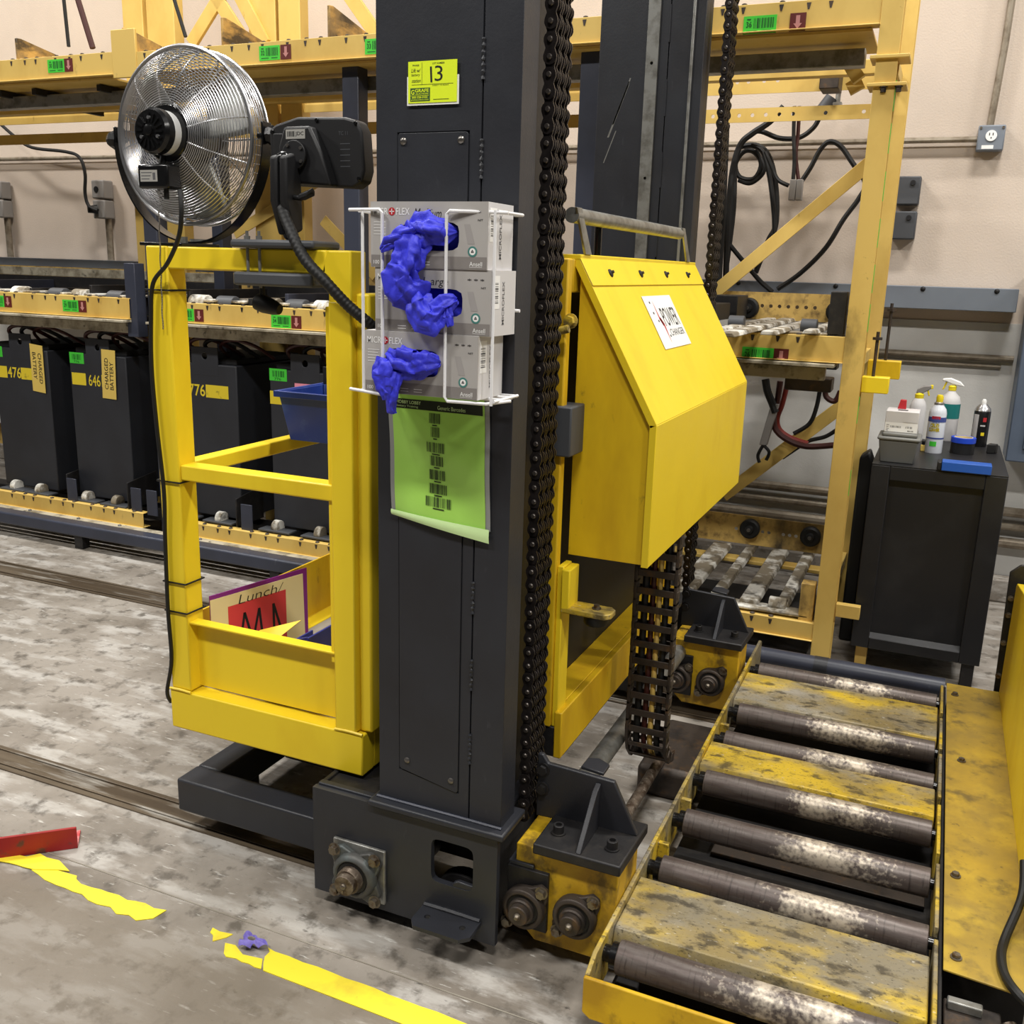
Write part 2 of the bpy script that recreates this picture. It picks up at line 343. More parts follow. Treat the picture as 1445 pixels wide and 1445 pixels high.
# ================================================================== the place
struct(MB().box(-9, 4.5, -3, 5.6, -.1, 0).build('floor', 'concrete'))
wl = MB(); wl.box(-9, 4.5, 5.3, 5.5, 0, 6.2); struct(wl.build('wall_back', 'wall_paint'))
struct(MB().box(-9, 4.5, 5.288, 5.3, .12, 1.36).build('trim_1', 'wall_lower'))
struct(MB().box(-9, 4.5, 5.2, 5.3, 0, .12).build('baseboard_back', 'concrete', bevel=.01))
for nm, a, b in (('trim_2', 1.868, 1.972), ('trim_3', 3.205, 3.36)):
    o = struct(MB().box(-9, 4.5, a, b, -.004, .004).build(nm, 'rail_strip'))
    for y in (a + .018, b - .022): MB().box(-9, 4.5, y, y + .008, .004, .009).build('rail_edge', 'rail_strip', o, bevel=.002)
struct(MB().prism([(-4, 1.606, 0), (1, 1.628, 0), (1, 1.631, 0), (-4, 1.609, 0)], (0, 0, .0012)).build('trim_4', 'deck_grey'))
# yellow lane tape, torn
def flat(name, pts, mat, label, cat, group=None, t=.0022, z=0.0):
    o = MB().prism([(x, y, z) for x, y in pts], (0, 0, t)).build(name, mat); return tag(o, label, cat, group)
def ragged(a, b, n, amp, seed):
    r = random.Random(seed); return [(a[0] + (b[0] - a[0]) * i / n + r.uniform(-amp, amp), a[1] + (b[1] - a[1]) * i / n + r.uniform(-amp, amp)) for i in range(n + 1)]
flat('floor_tape', [(-1.225, 1.500), (1.4, 1.478), (1.4, 1.552)] + ragged((-.7, 1.556), (-1.24, 1.563), 14, .002, 4) + [(-1.262, 1.566), (-1.25, 1.556), (-1.25, 1.538), (-1.24, 1.52)], 'tape_yellow', 'long unbroken yellow tape stripe on the concrete floor in front of the mast', 'tape')
flat('tape_scrap', ragged((-1.345, 1.503), (-1.232, 1.503), 6, .004, 2) + [(-1.25, 1.53), (-1.30, 1.522), (-1.335, 1.54), (-1.362, 1.536)], 'tape_yellow', 'ragged yellow tape flap torn at the end of the long stripe', 'tape')
flat('tape_scrap', [(-1.424, 1.566), (-1.40, 1.562), (-1.366, 1.568), (-1.372, 1.552), (-1.392, 1.528), (-1.405, 1.545), (-1.418, 1.55)], 'tape_yellow', 'small yellow tape triangle lying alone in the gap of the stripe', 'tape')
flat('floor_tape', ragged((-1.99, 1.535), (-1.60, 1.505), 12, .007, 8) + [(-1.575, 1.53), (-1.568, 1.568)] + ragged((-1.60, 1.562), (-1.86, 1.558), 9, .006, 9) + [(-1.87, 1.574), (-1.95, 1.568)], 'tape_yellow', 'ragged crumpled strip of yellow floor tape beside the red steel stop', 'tape')
flat('tape_scrap', ragged((-2.12, 1.53), (-1.99, 1.545), 5, .005, 18) + [(-1.93, 1.57), (-1.90, 1.578), (-1.96, 1.60), (-2.0, 1.595), (-2.03, 1.60), (-2.05, 1.575), (-2.13, 1.56)], 'tape_yellow', 'yellow tape corner curling against the red steel stop', 'tape', z=.0023)
mb = MB()
def _lil(u, v):
    a = 2 * PI * u; r = .008 + .017 * v + .008 * math.sin(3 * a + 1) * v
    return V((-1.300 + r * 1.3 * math.cos(a), 1.555 + r * .8 * math.sin(a), .008 + .012 * abs(math.sin(4 * a + 2 * v)) * v + .014 * (1 - v)))
mb.grid(_lil, 40, 6); tag(mb.build('glove_scrap', 'lilac'), 'crumpled lilac glove scrap beside the torn yellow tape end', 'scrap')
# red steel stop
t = thing('floor_stop', 'red painted steel angle bolted to the floor by the ragged tape', 'floor stop', (-2.05, 1.62, 0))
a, b = at(0, 1213, 'z', 0), at(110, 1197, 'z', 0); d = (b - a).normalized(); a = a - d * .25; n = V((-d.y, d.x, 0))
MB().obb(a, b - a, n * .008, V((0, 0, .062))).build('upright_flange', 'red_paint', t, bevel=.002)
MB().obb(a + n * .008, b - a, n * .075, V((0, 0, .006))).build('floor_flange', 'red_plate', t, bevel=.001)

# ================================================================== near mast and its truck
def mast(y, x0, x1, label, split, mat, zt=2.75, inset=0.0):
    t = thing('lift_mast', label, 'mast', ((x0 + x1) / 2, y, .335)); g = .0017   # two plates stitch-welded along an open seam
    MB().box(x0, split - g, y + inset, y + .075, .335, zt).build('front_plate', mat, t, bevel=.0008)
    MB().box(split + g, x1, y, y + .075, .335, zt).build('corner_channel', mat, t, bevel=.0008)
    MB().box(x0 + .01, x1 - .05, y + .075, y + .30, .335, zt).build('rear_column', 'black_steel', t)
    MB().box(x1 - .05, x1 - .03, y + .075, y + .10, .335, zt).build('guide_strip', 'black_steel', t)
    return t
M1 = mast(1.77, -1.083, -.770, 'near black steel mast carrying the glove boxes and green sheet', -.850, 'black_paint', inset=.004)
# access panel, screws, stitch welds
def front_decal_rect(x0, x1, z0, z1, t, y=1.77): return MB().box(x0, x1, y - t, y, z0, z1)
pn = MB()
pts = []
for cx, cz, a0 in ((-.884, 1.795, 0), (-1.027, 1.795, 90), (-1.022, .428, 180), (-.884, .402, 270)):
    pts += [(cx + .006 * math.cos(math.radians(a0 + k * 30)), 1.7675, cz + .006 * math.sin(math.radians(a0 + k * 30))) for k in range(4)]
# skin plate with the opening that the access panel sits in, a real joint all round
ib = [(-1.0352, 1.8032), (-.8758, 1.8032), (-.8758, .3938), (-1.0302, .4198)]; ob_ = [(-1.083, 2.75), (-.8517, 2.75), (-.8517, .335), (-1.083, .335)]
sk = MB(); sk.add([(x, yy_, z) for yy_ in (1.770, 1.774) for x, z in ob_ + ib], [f for i in range(4) for j in ((i + 1) % 4,) for f in ((i, j, 4 + j, 4 + i), (8 + i, 12 + i, 12 + j, 8 + j), (i, 8 + i, 8 + j, j), (4 + i, 4 + j, 12 + j, 12 + i))]); sk.build('front_skin', 'black_paint', M1)
AP = pn.prism(pts, (0, .004, 0)).build('access_panel', 'black_paint', M1, bevel=.001)
for x, z in ((-1.020, 1.786), (-.893, 1.786), (-1.008, .447), (-.895, .423)):
    m = MB(); m.lathe((x, 1.7675, z), (0, -1, 0), [(.0075, 0), (.007, .002), (.004, .0045), (.0015, .005)], 14); m.build('screw', 'pin_steel', AP)
zz = 2.6
k = 0
while zz > .40:
    L_ = .072 if k % 2 else .105
    x = -.850
    if k % 2: # weld bead
        m = MB(); m.tube([(x + .001 * math.sin(9 * i), 1.7695, zz - L_ * i / 7) for i in range(8)], lambda s: .0032 + .0014 * math.sin(40 * s), 6, 3); m.build('weld_bead', 'black_paint', M1)
    zz -= L_; k += 1
# wheel truck (base plate with opening, bearing, tab)
T1 = thing('wheel_truck', 'black steel wheel truck under the near mast with square opening', 'truck', (-1.01, 1.8, .004))
X0, X1, Z0, Z1 = -1.263, -.770, .040, .320
MB().holed((X0, 1.755, Z0), UX, UZ, (0, .016, 0), X1 - X0, Z1 - Z0, (.380, .178), .054, .056, 7, 48).build('side_plate', 'black_paint', T1, bevel=.002)
MB().prism([(-.887, 1.757, .155), (-.826, 1.757, .160), (-.826, 1.757, .176), (-.868, 1.757, .178), (-.880, 1.757, .172)], (0, .012, 0)).build('opening_notch', 'black_paint', T1, bevel=.003)
MB().box(-1.258, -1.09, 1.771, 1.79, .30, .326).build('plate_lip', 'black_paint', T1, bevel=.003)
mb = MB(); mb.prism([(-1.100, 1.742, .318), (-.752, 1.742, .318), (-.752, 1.872, .318), (-.79, 1.872, .318), (-.79, 2.08, .318), (-1.100, 2.08, .318)], (0, 0, .017)); mb.build('top_flange', 'black_paint', T1, bevel=.005)
m = MB(); m.tube([(-1.088, 1.767, .337), (-1.0, 1.766, .3375), (-.9, 1.767, .337), (-.766, 1.766, .337)], .004, 6, 4); m.build('weld_bead', 'navy_paint', T1)
B('light_block_plate', 'black_steel', T1, X0 + .002, -1.098, 1.769, 2.05, .300, .312)  # added cover, keeps light from falling into the side plate opening
B('rear_plate', 'black_steel', T1, X0, X1, 2.03, 2.05, .04, .32)
B('end_plate', 'black_steel', T1, -.802, -.790, 1.771, 2.03, .05, .319)
B('end_plate', 'black_steel', T1, X0, X0 + .012, 1.771, 2.03, .04, .319)
m = MB(); m.cyl((-1.132, 1.80, .104), (-1.132, 2.02, .104), .095, n=32); m.build('wheel', 'black_steel', T1)
m = MB(); m.cyl((-.88, 1.80, .085), (-.88, 1.84, .085), .077, n=32); m.build('guide_wheel', 'black_steel', T1)
# flange bearing with four bolts
def square_bearing(par, cx, cz, y, h=.072):
    m = MB(); m.box(cx - h, cx + h, y - .010, y, cz - h, cz + h); bp = m.build('bearing_plate', 'galv', par, bevel=.003)
    m = MB(); oc = []
    for k in range(4):
        a = PI / 4 + k * PI / 2
        for da in (-.28, 0, .28):
            r = .083 if da == 0 else .078
            oc.append((cx + r * math.cos(a + da) , y - .011, cz + r * math.sin(a + da)))
        am = a + PI / 4; oc.append((cx + .052 * math.cos(am), y - .011, cz + .052 * math.sin(am)))
    m.prism([(px, py, pz) for px, py, pz in oc], (0, -.016, 0)); m.lathe((cx, y - .02, cz), (0, -1, 0), [(.06, 0), (.057, .014), (.050, .022), (.042, .024), (.040, .012)], 28)
    hs = m.build('bearing_housing', 'cast_iron', par, bevel=.004)
    m = MB(); m.lathe((cx, y - .02, cz), (0, -1, 0), [(.040, 0), (.040, .020), (.033, .021)], 24); m.build('bearing_seal', 'rubber', par)
    m = MB(); m.lathe((cx, y - .03, cz), (0, -1, 0), [(.032, 0), (.032, .026), (.030, .030), (.026, .030), (.026, .044), (.024, .046)], 24); m.build('shaft_collar', 'rust_steel', par)
    m = MB(); m.sphere((cx, y - .077, cz), (.008, .006, .008)); m.build('shaft_end', 'bolt_steel', par)
    for k in range(4):
        a = PI / 4 + k * PI / 2; m = MB(); hexbolt(m, (cx + .078 * math.cos(a), y - .026, cz + .078 * math.sin(a)), (0, -1, 0), .0115, .010); m.build('bolt', 'bolt_steel', par)
square_bearing(T1, -1.128, .134, 1.755, .072)
m = MB(); m.prism([(-.955, 1.695, .084), (-.940, 1.675, .084), (-.825, 1.675, .084), (-.805, 1.695, .084)], (0, 0, .010))
for xa, hx in ((-.955, .030), (-.880, .045)): m.holed((xa, 1.695, .084), UX, UY, (0, 0, .010), .075, .062, (hx, .022), .0075, .0075, 2, 16)
m.build('mounting_tab', 'black_paint', T1)
m = MB(); m.tube([(-.952, 1.753, .096), (-.88, 1.752, .098), (-.808, 1.753, .096)], .006, 6, 3); m.build('weld_bead', 'black_paint', T1)
# outrigger frame
t = thing('outrigger_frame', 'open rectangular black tube frame on the floor under the yellow cage', 'frame', (-1.5, 2.2, 0))
B('front_tube', 'black_paint', t, -1.782, -1.262, 1.85, 1.935, .066, .162, .006)
B('left_tube', 'black_paint', t, -1.782, -1.70, 1.935, 3.2, .066, .162, .006)
B('cross_tube', 'black_steel', t, -1.70, -1.264, 2.22, 2.30, .066, .14, .006)
B('right_tube', 'black_steel', t, -1.264, -1.19, 2.048, 3.2, .066, .155, .006)
for x, y in ((-1.74, 3.0), (-1.227, 3.0), (-1.74, 2.1)): m = MB(); m.cyl((x, y, 0), (x, y, .066), .03); m.build('foot', 'black_steel', t)

# ---- far mast
M2 = mast(3.26, -1.145, -.80, 'far dark steel mast standing behind the sloping yellow hood', -.9135, 'black_paint')
for o in kids(M2):
    pass
m = MB(); zc = .335
for z in (.8, 1.15, 1.5, 1.85, 2.2, 2.5): m.box(-.985, -.945, 3.252, 3.26, zc, z - .02); m.holed((-.985, 3.252, z - .02), UX, UZ, (0, .008, 0), .04, .04, (.02, .02), .005, .005, 2, 16); zc = z + .02
m.box(-.985, -.945, 3.252, 3.26, zc, 2.75); m.build('wear_strip', 'galv', M2)
zz = 2.7; k = 0
while zz > .5:
    if k % 2: m = MB(); m.tube([(-.9135, 3.2595, zz), (-.9130, 3.2595, zz - .055), (-.9135, 3.2595, zz - .11)], .0032, 6, 3); m.build('weld_bead', 'black_paint', M2)
    zz -= .11; k += 1
m = MB(); m.box(-.84, -.832, 3.25, 3.26, .335, 2.75); m.build('guide_ridge', 'galv', M2, bevel=.001)
m = MB()
for k, (xx, zz0, ln) in enumerate(((-1.105, 1.98, .16), (-1.09, 2.02, .13), (-1.075, 2.06, .10), (-1.115, 1.90, .10))): m.obb((xx, 3.2597, zz0), (ln * .38, 0, ln), (.006 - .001 * k, 0, 0), (0, .0006, 0))
m.build('scratch', 'galv', M2, stuff=True)
T2 = thing('wheel_truck', 'black steel wheel truck under the far mast', 'truck', (-1.0, 3.3, .004))
B('side_plate', 'black_steel', T2, -1.27, -.79, 3.235, 3.25, .04, .335)
B('top_flange', 'black_steel', T2, -1.16, -.79, 3.25, 3.60, .318, .335)
B('rear_plate', 'black_steel', T2, -1.27, -.79, 3.56, 3.575, .04, .32)
m = MB(); m.cyl((-1.1, 3.26, .104), (-1.1, 3.5, .104), .098, n=32); m.build('wheel', 'black_steel', T2)

# ================================================================== chains
P_ = .03175
def fig8(m, y, th, r=.0142):
    pts = []
    for cz, a0 in ((-P_ / 2, PI), (P_ / 2, 0)):
        for k in range(9): a = a0 + PI * (-.08) + (PI * 1.16) * k / 8; pts.append((r * math.cos(a), y, cz + r * math.sin(a)))
    pts_ = pts[:9] + [(r * .66, y, 0)] + pts[9:] + [(-r * .66, y, 0)]
    m.prism(pts_, (0, th, 0))
def chain(x, y, z0, n, label):
    t = thing('roller_chain', label, 'chain', (x, y + .05, z0 - P_ / 2), 'lifting chains beside the masts')
    om = MB(); im = MB()
    for s in range(3):
        b = s * .031
        fig8(om, b, .004); fig8(om, b + .022, .004)
        fig8(im, b + .005, .004, .0132); fig8(im, b + .017, .004, .0132)
        for zc in (-P_ / 2, P_ / 2): im.cyl((0, b + .008, zc), (0, b + .018, zc), .0095, n=10)
    for zc in (-P_ / 2, P_ / 2):
        om.mi = 1; om.lathe((0, .004, zc), (0, -1, 0), [(.0058, 0), (.0058, .007), (.0042, .009)], 10); om.mi = 0; om.cyl((0, 0, zc), (0, .089, zc), .0045, n=8)
    base = []
    for mm, nm in ((om, 'outer_link'), (im, 'inner_link')):
        mm.xf = None; o = mm.build(nm, ['chain_steel', 'chain_pin'], None); base.append(o)
    for o in base: o.parent = t
    for i in range(n):
        src = base[i % 2]
        o = src if i < 2 else src.copy()
        if i >= 2: COL.objects.link(o)
        bb = src.data
        o.parent = t; o.location = V((0, .0, i * P_)) + V((0, 0.0, P_ / 2))
        o['zi'] = 0; del o['zi']
    return t
chain(-.767, 1.885, .285, 74, 'triple black roller chain hanging beside the near mast')
chain(-.742, 3.30, .452, 70, 'triple black roller chain hanging beside the far mast')
# ================================================================== lift carriage (yellow frame, black back) and hood
t = thing('lift_carriage', 'yellow upright steel frame with black back panel behind the chain', 'carriage', (-.79, 2.6, .38))
B('front_post', 'yellow_dirty', t, -.815, -.772, 2.06, 2.088, .452, 1.575, .004)
B('post_web', 'black_steel', t, -.815, -.80, 2.088, 2.13, .452, 1.57, .002)
B('post_flange', 'yellow', t, -.772, -.756, 2.068, 2.125, .452, .868, .003)
B('post_foot', 'black_steel', t, -.815, -.757, 2.065, 2.12, .372, .452, .003)
B('bottom_rail', 'yellow_dirty', t, -.762, -.742, 2.062, 3.18, .372, .495, .003)
B('rail_ledge', 'yellow_dirty', t, -.83, -.762, 2.13, 3.18, .480, .495, .002)
B('back_panel', 'black_plastic', t, -.845, -.83, 2.13, 3.2, .375, 1.5, .002)
B('rear_post', 'yellow_dirty', t, -.825, -.785, 3.13, 3.2, .38, 1.565, .004)
B('top_rail', 'yellow_dirty', t, -.815, -.785, 2.13, 3.13, 1.50, 1.575, .004)
B('clamp_block', 'dark_grey', t, -.822, -.745, 2.045, 2.135, 1.135, 1.25, .004)
m = MB(); hexbolt(m, (-.762, 2.06, 1.44), (0, -1, 0), .012, .015); m.cyl((-.79, 2.03, 1.415), (-.755, 2.03, 1.425), .009); m.build('latch', 'yellow_worn', t)
bk = MB(); bk.box(-.756, -.735, 2.055, 2.12, .765, .865); BR = bk.build('stop_bracket', 'yellow', t, bevel=.003)
m = MB(); m.prism([(-.756, 2.055, .757), (-.645, 2.05, .757), (-.632, 2.065, .757), (-.632, 2.10, .757), (-.645, 2.115, .757), (-.756, 2.12, .757)], (0, 0, .014)); m.build('stop_tab', 'yellow_worn', BR, bevel=.003)
m = MB(); m.lathe((-.675, 2.085, .757), (0, 0, -1), [(.030, 0), (.030, .018), (.026, .024)], 20); m.build('rubber_bumper', 'rubber', BR)
m = MB(); hexbolt(m, (-.675, 2.085, .771), UZ, .008, .007); m.build('bolt', 'bolt_steel', BR)

HD = thing('sloped_hood', 'large sloping yellow sheet metal hood with white label plate', 'hood', (-.67, 2.69, .87))
Y0, Y1 = 2.14, 3.235
A_, B_, C_, D_ = (-.778, 1.58), (-.572, 1.212), (-.572, .872), (-.778, .872)
dS = V((B_[0] - A_[0], 0, B_[1] - A_[1])); LS = dS.length; dS.normalize(); nS = V((-dS.z, 0, dS.x)) ; nS = nS if nS.x > 0 else -nS
def hp(p, y): return V((p[0], y, p[1]))
MB().obb(hp(A_, Y0), dS * LS, V((0, Y1 - Y0, 0)), -nS * .004).build('sloping_panel', 'yellow', HD, bevel=.003)
MB().obb(hp(C_, Y0), V((0, 0, B_[1] - C_[1])), V((0, Y1 - Y0, 0)), (-.004, 0, 0)).build('front_panel', 'yellow', HD, bevel=.003)
for y in (Y0 + .008, Y1 - .012):
    MB().prism([hp((A_[0] + .003, A_[1] - .012), y), hp((B_[0] - .012, B_[1] - .006), y), hp((C_[0] - .012, C_[1] + .003), y), hp((D_[0] + .002, D_[1] + .003), y)], (0, .004, 0)).build('side_panel', 'yellow_dirty', HD, bevel=.001)
for q0, q1 in ((A_, B_), (B_, C_)):
    d = (hp(q1, Y0) - hp(q0, Y0)); n = V((-d.z, 0, d.x)).normalized(); n = n if n.x < 0 else -n
    MB().obb(hp(q0, Y0 - .002), d, n * .017, V((0, .004, 0))).build('edge_flange', 'yellow', HD, bevel=.001)
fl = MB().obb(hp(A_, Y0 - .003) + nS * .0005 - dS * .004, dS * .078, V((0, Y1 - Y0 + .006, 0)), nS * .003).build('hinge_strip', 'yellow', HD, bevel=.0015)
MB().box(A_[0] - .05, A_[0] + .006, Y0 - .003, Y1 + .003, 1.573, 1.585).build('top_strip', 'yellow', HD, bevel=.002)
for k in range(4):
    p = hp(A_, Y0 + .16 + k * .255) + dS * .042 + nS * .0035; m = MB(); m.lathe(p, nS, [(.011, 0), (.010, .003), (.004, .006)], 12); m.cyl(p, p + nS * .010, .004, n=6); m.build('screw', 'black_steel', fl)
# label plate
o = hp(A_, 2.49) + dS * .118 + nS * .0012; u, v = UY, -dS
m = MB(); w, h = .275, .150
bl = hp(A_, 2.475) + dS * (.105 + .150) + nS * .0012; nrm = nS
m.obb(bl, u * w, v * h, nrm * .001); zf = nrm * .0013
m.mi = 1; m.text('POWER', bl + u * .105 + v * .060 + zf, u, v, .150, .054, .004); m.text('CHANGER', bl + u * .118 + v * .032 + zf, u, v, .140, .020, .0)
m.mi = 2; m.poly([bl + u * a + v * b + zf for a, b in ((.074, .138), (.068, .082), (.082, .088), (.086, .012), (.096, .068), (.080, .062))])
m.mi = 1
for a, b in ((.040, .128), (.035, .098), (.05, .075), (.10, .03)): m.quad(bl + u * a + v * b + zf, u, v, .010, .006)
m.build('label_plate', ['white', 'ink', 'print_red'], HD, norm=False)
# handle
hd = MB(); hd.cyl((-.785, 2.10, 1.668), (-.785, 3.05, 1.668), .017, n=20); HN = hd.build('handle_tube', 'galv', HD)
for y0, y1 in ((2.108, 2.19), (3.045, 3.14)):
    MB().prism([(-.775, y0 - .018, 1.684), (-.775, y0 + .014, 1.684), (-.775, y1 + .012, 1.585), (-.775, y1 - .03, 1.585)], (.006, 0, 0)).build('handle_leg', 'galv', HD, bevel=.001)
m = MB(); m.cyl((-.80, 2.33, 1.58), (-.80, 2.33, 1.665), .009, n=12); m.cyl((-.80, 2.33, 1.665), (-.80, 2.33, 1.675), .006, n=12); tag(m.build('antenna_stub', 'gloss_black', HD), 'x', 'x'); 
_o = [c for c in kids(HD) if c.name.startswith('antenna_stub')][0]; del _o['label']; del _o['category']
b = thing('marker_bottle', 'small black bottle with bright red label beside the grey handle', 'bottle', (-.845, 2.14, 1.575))
m = MB(); m.lathe((-.845, 2.14, 1.575), UZ, [(.018, 0), (.019, .004), (.019, .05), (.017, .055)], 18); m.build('label_sleeve', 'magenta', b)
m = MB(); m.lathe((-.845, 2.14, 1.63), UZ, [(.017, 0), (.018, .03), (.012, .04), (.011, .06), (.006, .062), (.005, .10), (.007, .105), (.003, .11)], 16); m.build('cap', 'black_plastic', b)

# ================================================================== carriage ends: yellow boxes with bearings and black brackets
DB = thing('drive_box', 'yellow bearing box with bolted black bracket in front of the conveyor', 'bearing box', (-.63, 1.9, .035))
m = MB(); m.prism([(-.752, 1.822, .275), (-.508, 1.822, .275), (-.508, 1.822, .035), (-.700, 1.822, .035), (-.752, 1.822, .085)], (0, .155, 0)); m.build('box_body', 'yellow_grimy', DB, bevel=.003)
B('backing_plate', 'black_steel', DB, -.767, -.667, 1.810, 1.822, .070, .222, .002)
B('backing_lip', 'black_paint', DB, -.767, -.705, 1.815, 1.86, .222, .232, .002)
def rhomb_bearing(par, cx, cz, y, col):
    m = MB(); pts = []
    for a in range(0, 360, 15):
        t = math.radians(a); d = math.cos(t - math.radians(50)); r = .050
        if abs(d) > .9: r = .050 + .026 * ((abs(d) - .9) / .1) ** .7
        pts.append((cx + r * math.cos(t), y, cz + r * math.sin(t)))
    m.prism(pts, (0, -.014, 0)); m.lathe((cx, y - .012, cz), (0, -1, 0), [(.052, 0), (.050, .014), (.046, .018), (.038, .018), (.036, .008)], 28)
    hs = m.build('bearing_housing', col, par, bevel=.003)
    m = MB(); m.lathe((cx, y - .012, cz), (0, -1, 0), [(.037, 0), (.037, .014), (.031, .015)], 24); m.build('bearing_seal', 'rubber', hs)
    m = MB(); m.lathe((cx, y - .018, cz), (0, -1, 0), [(.031, 0), (.031, .018), (.028, .021), (.024, .021), (.024, .034), (.022, .036)], 24); m.build('shaft_collar', 'brown_iron', hs)
    m = MB(); m.lathe((cx, y - .054, cz), (0, -1, 0), [(.009, 0), (.008, .005), (.004, .009)], 12); m.build('grease_fitting', 'bolt_steel', hs)
    for sg in (1, -1):
        a = math.radians(50); m = MB(); hexbolt(m, (cx + sg * .064 * math.cos(a), y - .014, cz + sg * .064 * math.sin(a)), (0, -1, 0), .011, .010); m.build('bolt', 'bolt_steel', hs)
rhomb_bearing(DB, -.717, .135, 1.810, 'brown_iron'); rhomb_bearing(DB, -.598, .140, 1.822, 'brown_iron')
bp = MB(); bp.prism([(-.702, 1.795, .277), (-.497, 1.795, .277), (-.490, 1.99, .277), (-.702, 1.99, .277)], (0, 0, .026)); BP = bp.build('bracket_base', 'black_steel', DB, bevel=.004)
m = MB(); m.prism([(-.748, 1.925, .29), (-.498, 1.925, .303), (-.560, 1.925, .425), (-.722, 1.925, .432), (-.735, 1.925, .452), (-.748, 1.925, .452)], (0, .014, 0)); BK = m.build('bracket_back', 'black_paint', DB, bevel=.003)
m = MB(); m.prism([(-.603, 1.925, .303), (-.603, 1.80, .303), (-.603, 1.90, .405), (-.603, 1.925, .415)], (.013, 0, 0)); m.build('gusset', 'black_paint', DB, bevel=.002)
m = MB(); m.prism([(-.645, 1.939, .43), (-.59, 1.939, .425), (-.59, 1.985, .425), (-.62, 1.995, .43), (-.645, 1.985, .43)], (0, 0, .008)); m.build('lifting_lug', 'black_paint', DB, bevel=.002)
for x, z in ((-.733, .415), (-.733, .365)): m = MB(); hexbolt(m, (x, 1.925, z), (0, -1, 0), .012, .009); m.build('bolt', 'black_steel', BK)
for x, y in ((-.665, 1.86), (-.535, 1.855)):
    m = MB(); m.lathe((x, y, .303), UZ, [(.017, 0), (.017, .003), (.0125, .003), (.0125, .021), (.0115, .022), (.0075, .022), (.0075, .014)], 18); m.build('socket_screw', 'black_steel', BP)
D2 = copy_tree(DB, (-.012, 1.43, 0), 'yellow bearing box with bolted black bracket in front of the far mast')
# cross shafts between the boxes
for nm, x, z, r, mt, lb, ye in (('cross_shaft', -.735, .245, .028, 'galv', 'thick grey steel shaft running between the two yellow bearing boxes', 3.256), ('cross_shaft', -.63, .135, .016, 'rust_steel', 'thin rusty steel shaft from the near bearing box onto the brown block', 2.72)):
    m = MB(); m.cyl((x, 1.974, z - .02), (x, ye, z - .02), r, n=18); tag(m.build(nm, mt), lb, 'shaft')
m = MB(); m.prism([(-.695, 2.62, 0), (-.515, 2.62, 0), (-.515, 2.98, 0), (-.695, 2.98, 0)], (0, 0, .100)); tag(m.build('ballast_block', 'brown_iron', bevel=.02), 'brown dusty steel block on the floor behind the cable carrier', 'block')

# ================================================================== cable carriers
def carrier(pts, xw, label):
    """ladder-like cable carrier; pts = (y,z) path of link joints; xw=(x0,x1)"""
    t = thing('cable_carrier', label, 'cable carrier', ((xw[0] + xw[1]) / 2, pts[-1][0], pts[-1][1]))
    for (ya, za), (yb, zb) in zip(pts, pts[1:]):
        d = V((0, yb - ya, zb - za)); L = d.length; d.normalize(); n = V((0, -d.z, d.y)); lk = MB()
        for x in (xw[0], xw[1] - .009):
            lk.obb(V((x, ya, za)) - n * .017 - d * .004, (.009, 0, 0), d * (L + .008), n * .034)
            lk.obb(V((x - .002, ya, za)) - n * .012 + d * L * .3, (.013, 0, 0), d * L * .4, n * .024)
        for sg in (-1, 1): lk.obb(V((xw[0] + .009, ya, za)) + n * (.015 * sg - .002) + d * L * .28, (xw[1] - xw[0] - .018, 0, 0), d * L * .38, n * .004)
        lk.build('link', 'brown_iron', t, bevel=.0015)
    for i, (x, r, mt) in enumerate(((xw[0] + .03, .010, 'rubber'), (xw[0] + .052, .008, 'cable_brown'), (xw[0] + .07, .008, 'rack_yellow'), (xw[0] + .09, .009, 'rubber'))):
        if x < xw[1] - .012: m = MB(); m.tube([(x, a, b) for a, b in pts], r, 8, 2); m.build('hose', mt, t)
    return t
pp = [(2.50, .93 - .052 * i) for i in range(14)] + [(2.515, .215), (2.55, .18), (2.60, .165)]
carrier(pp, (-.700, -.578), 'black ladder-like cable carrier hanging below the yellow hood')
carrier([(2.15 + .052 * i, .352) for i in range(18)], (-.86, -.765), 'black ladder-like cable carrier lying level under the yellow bottom rail')

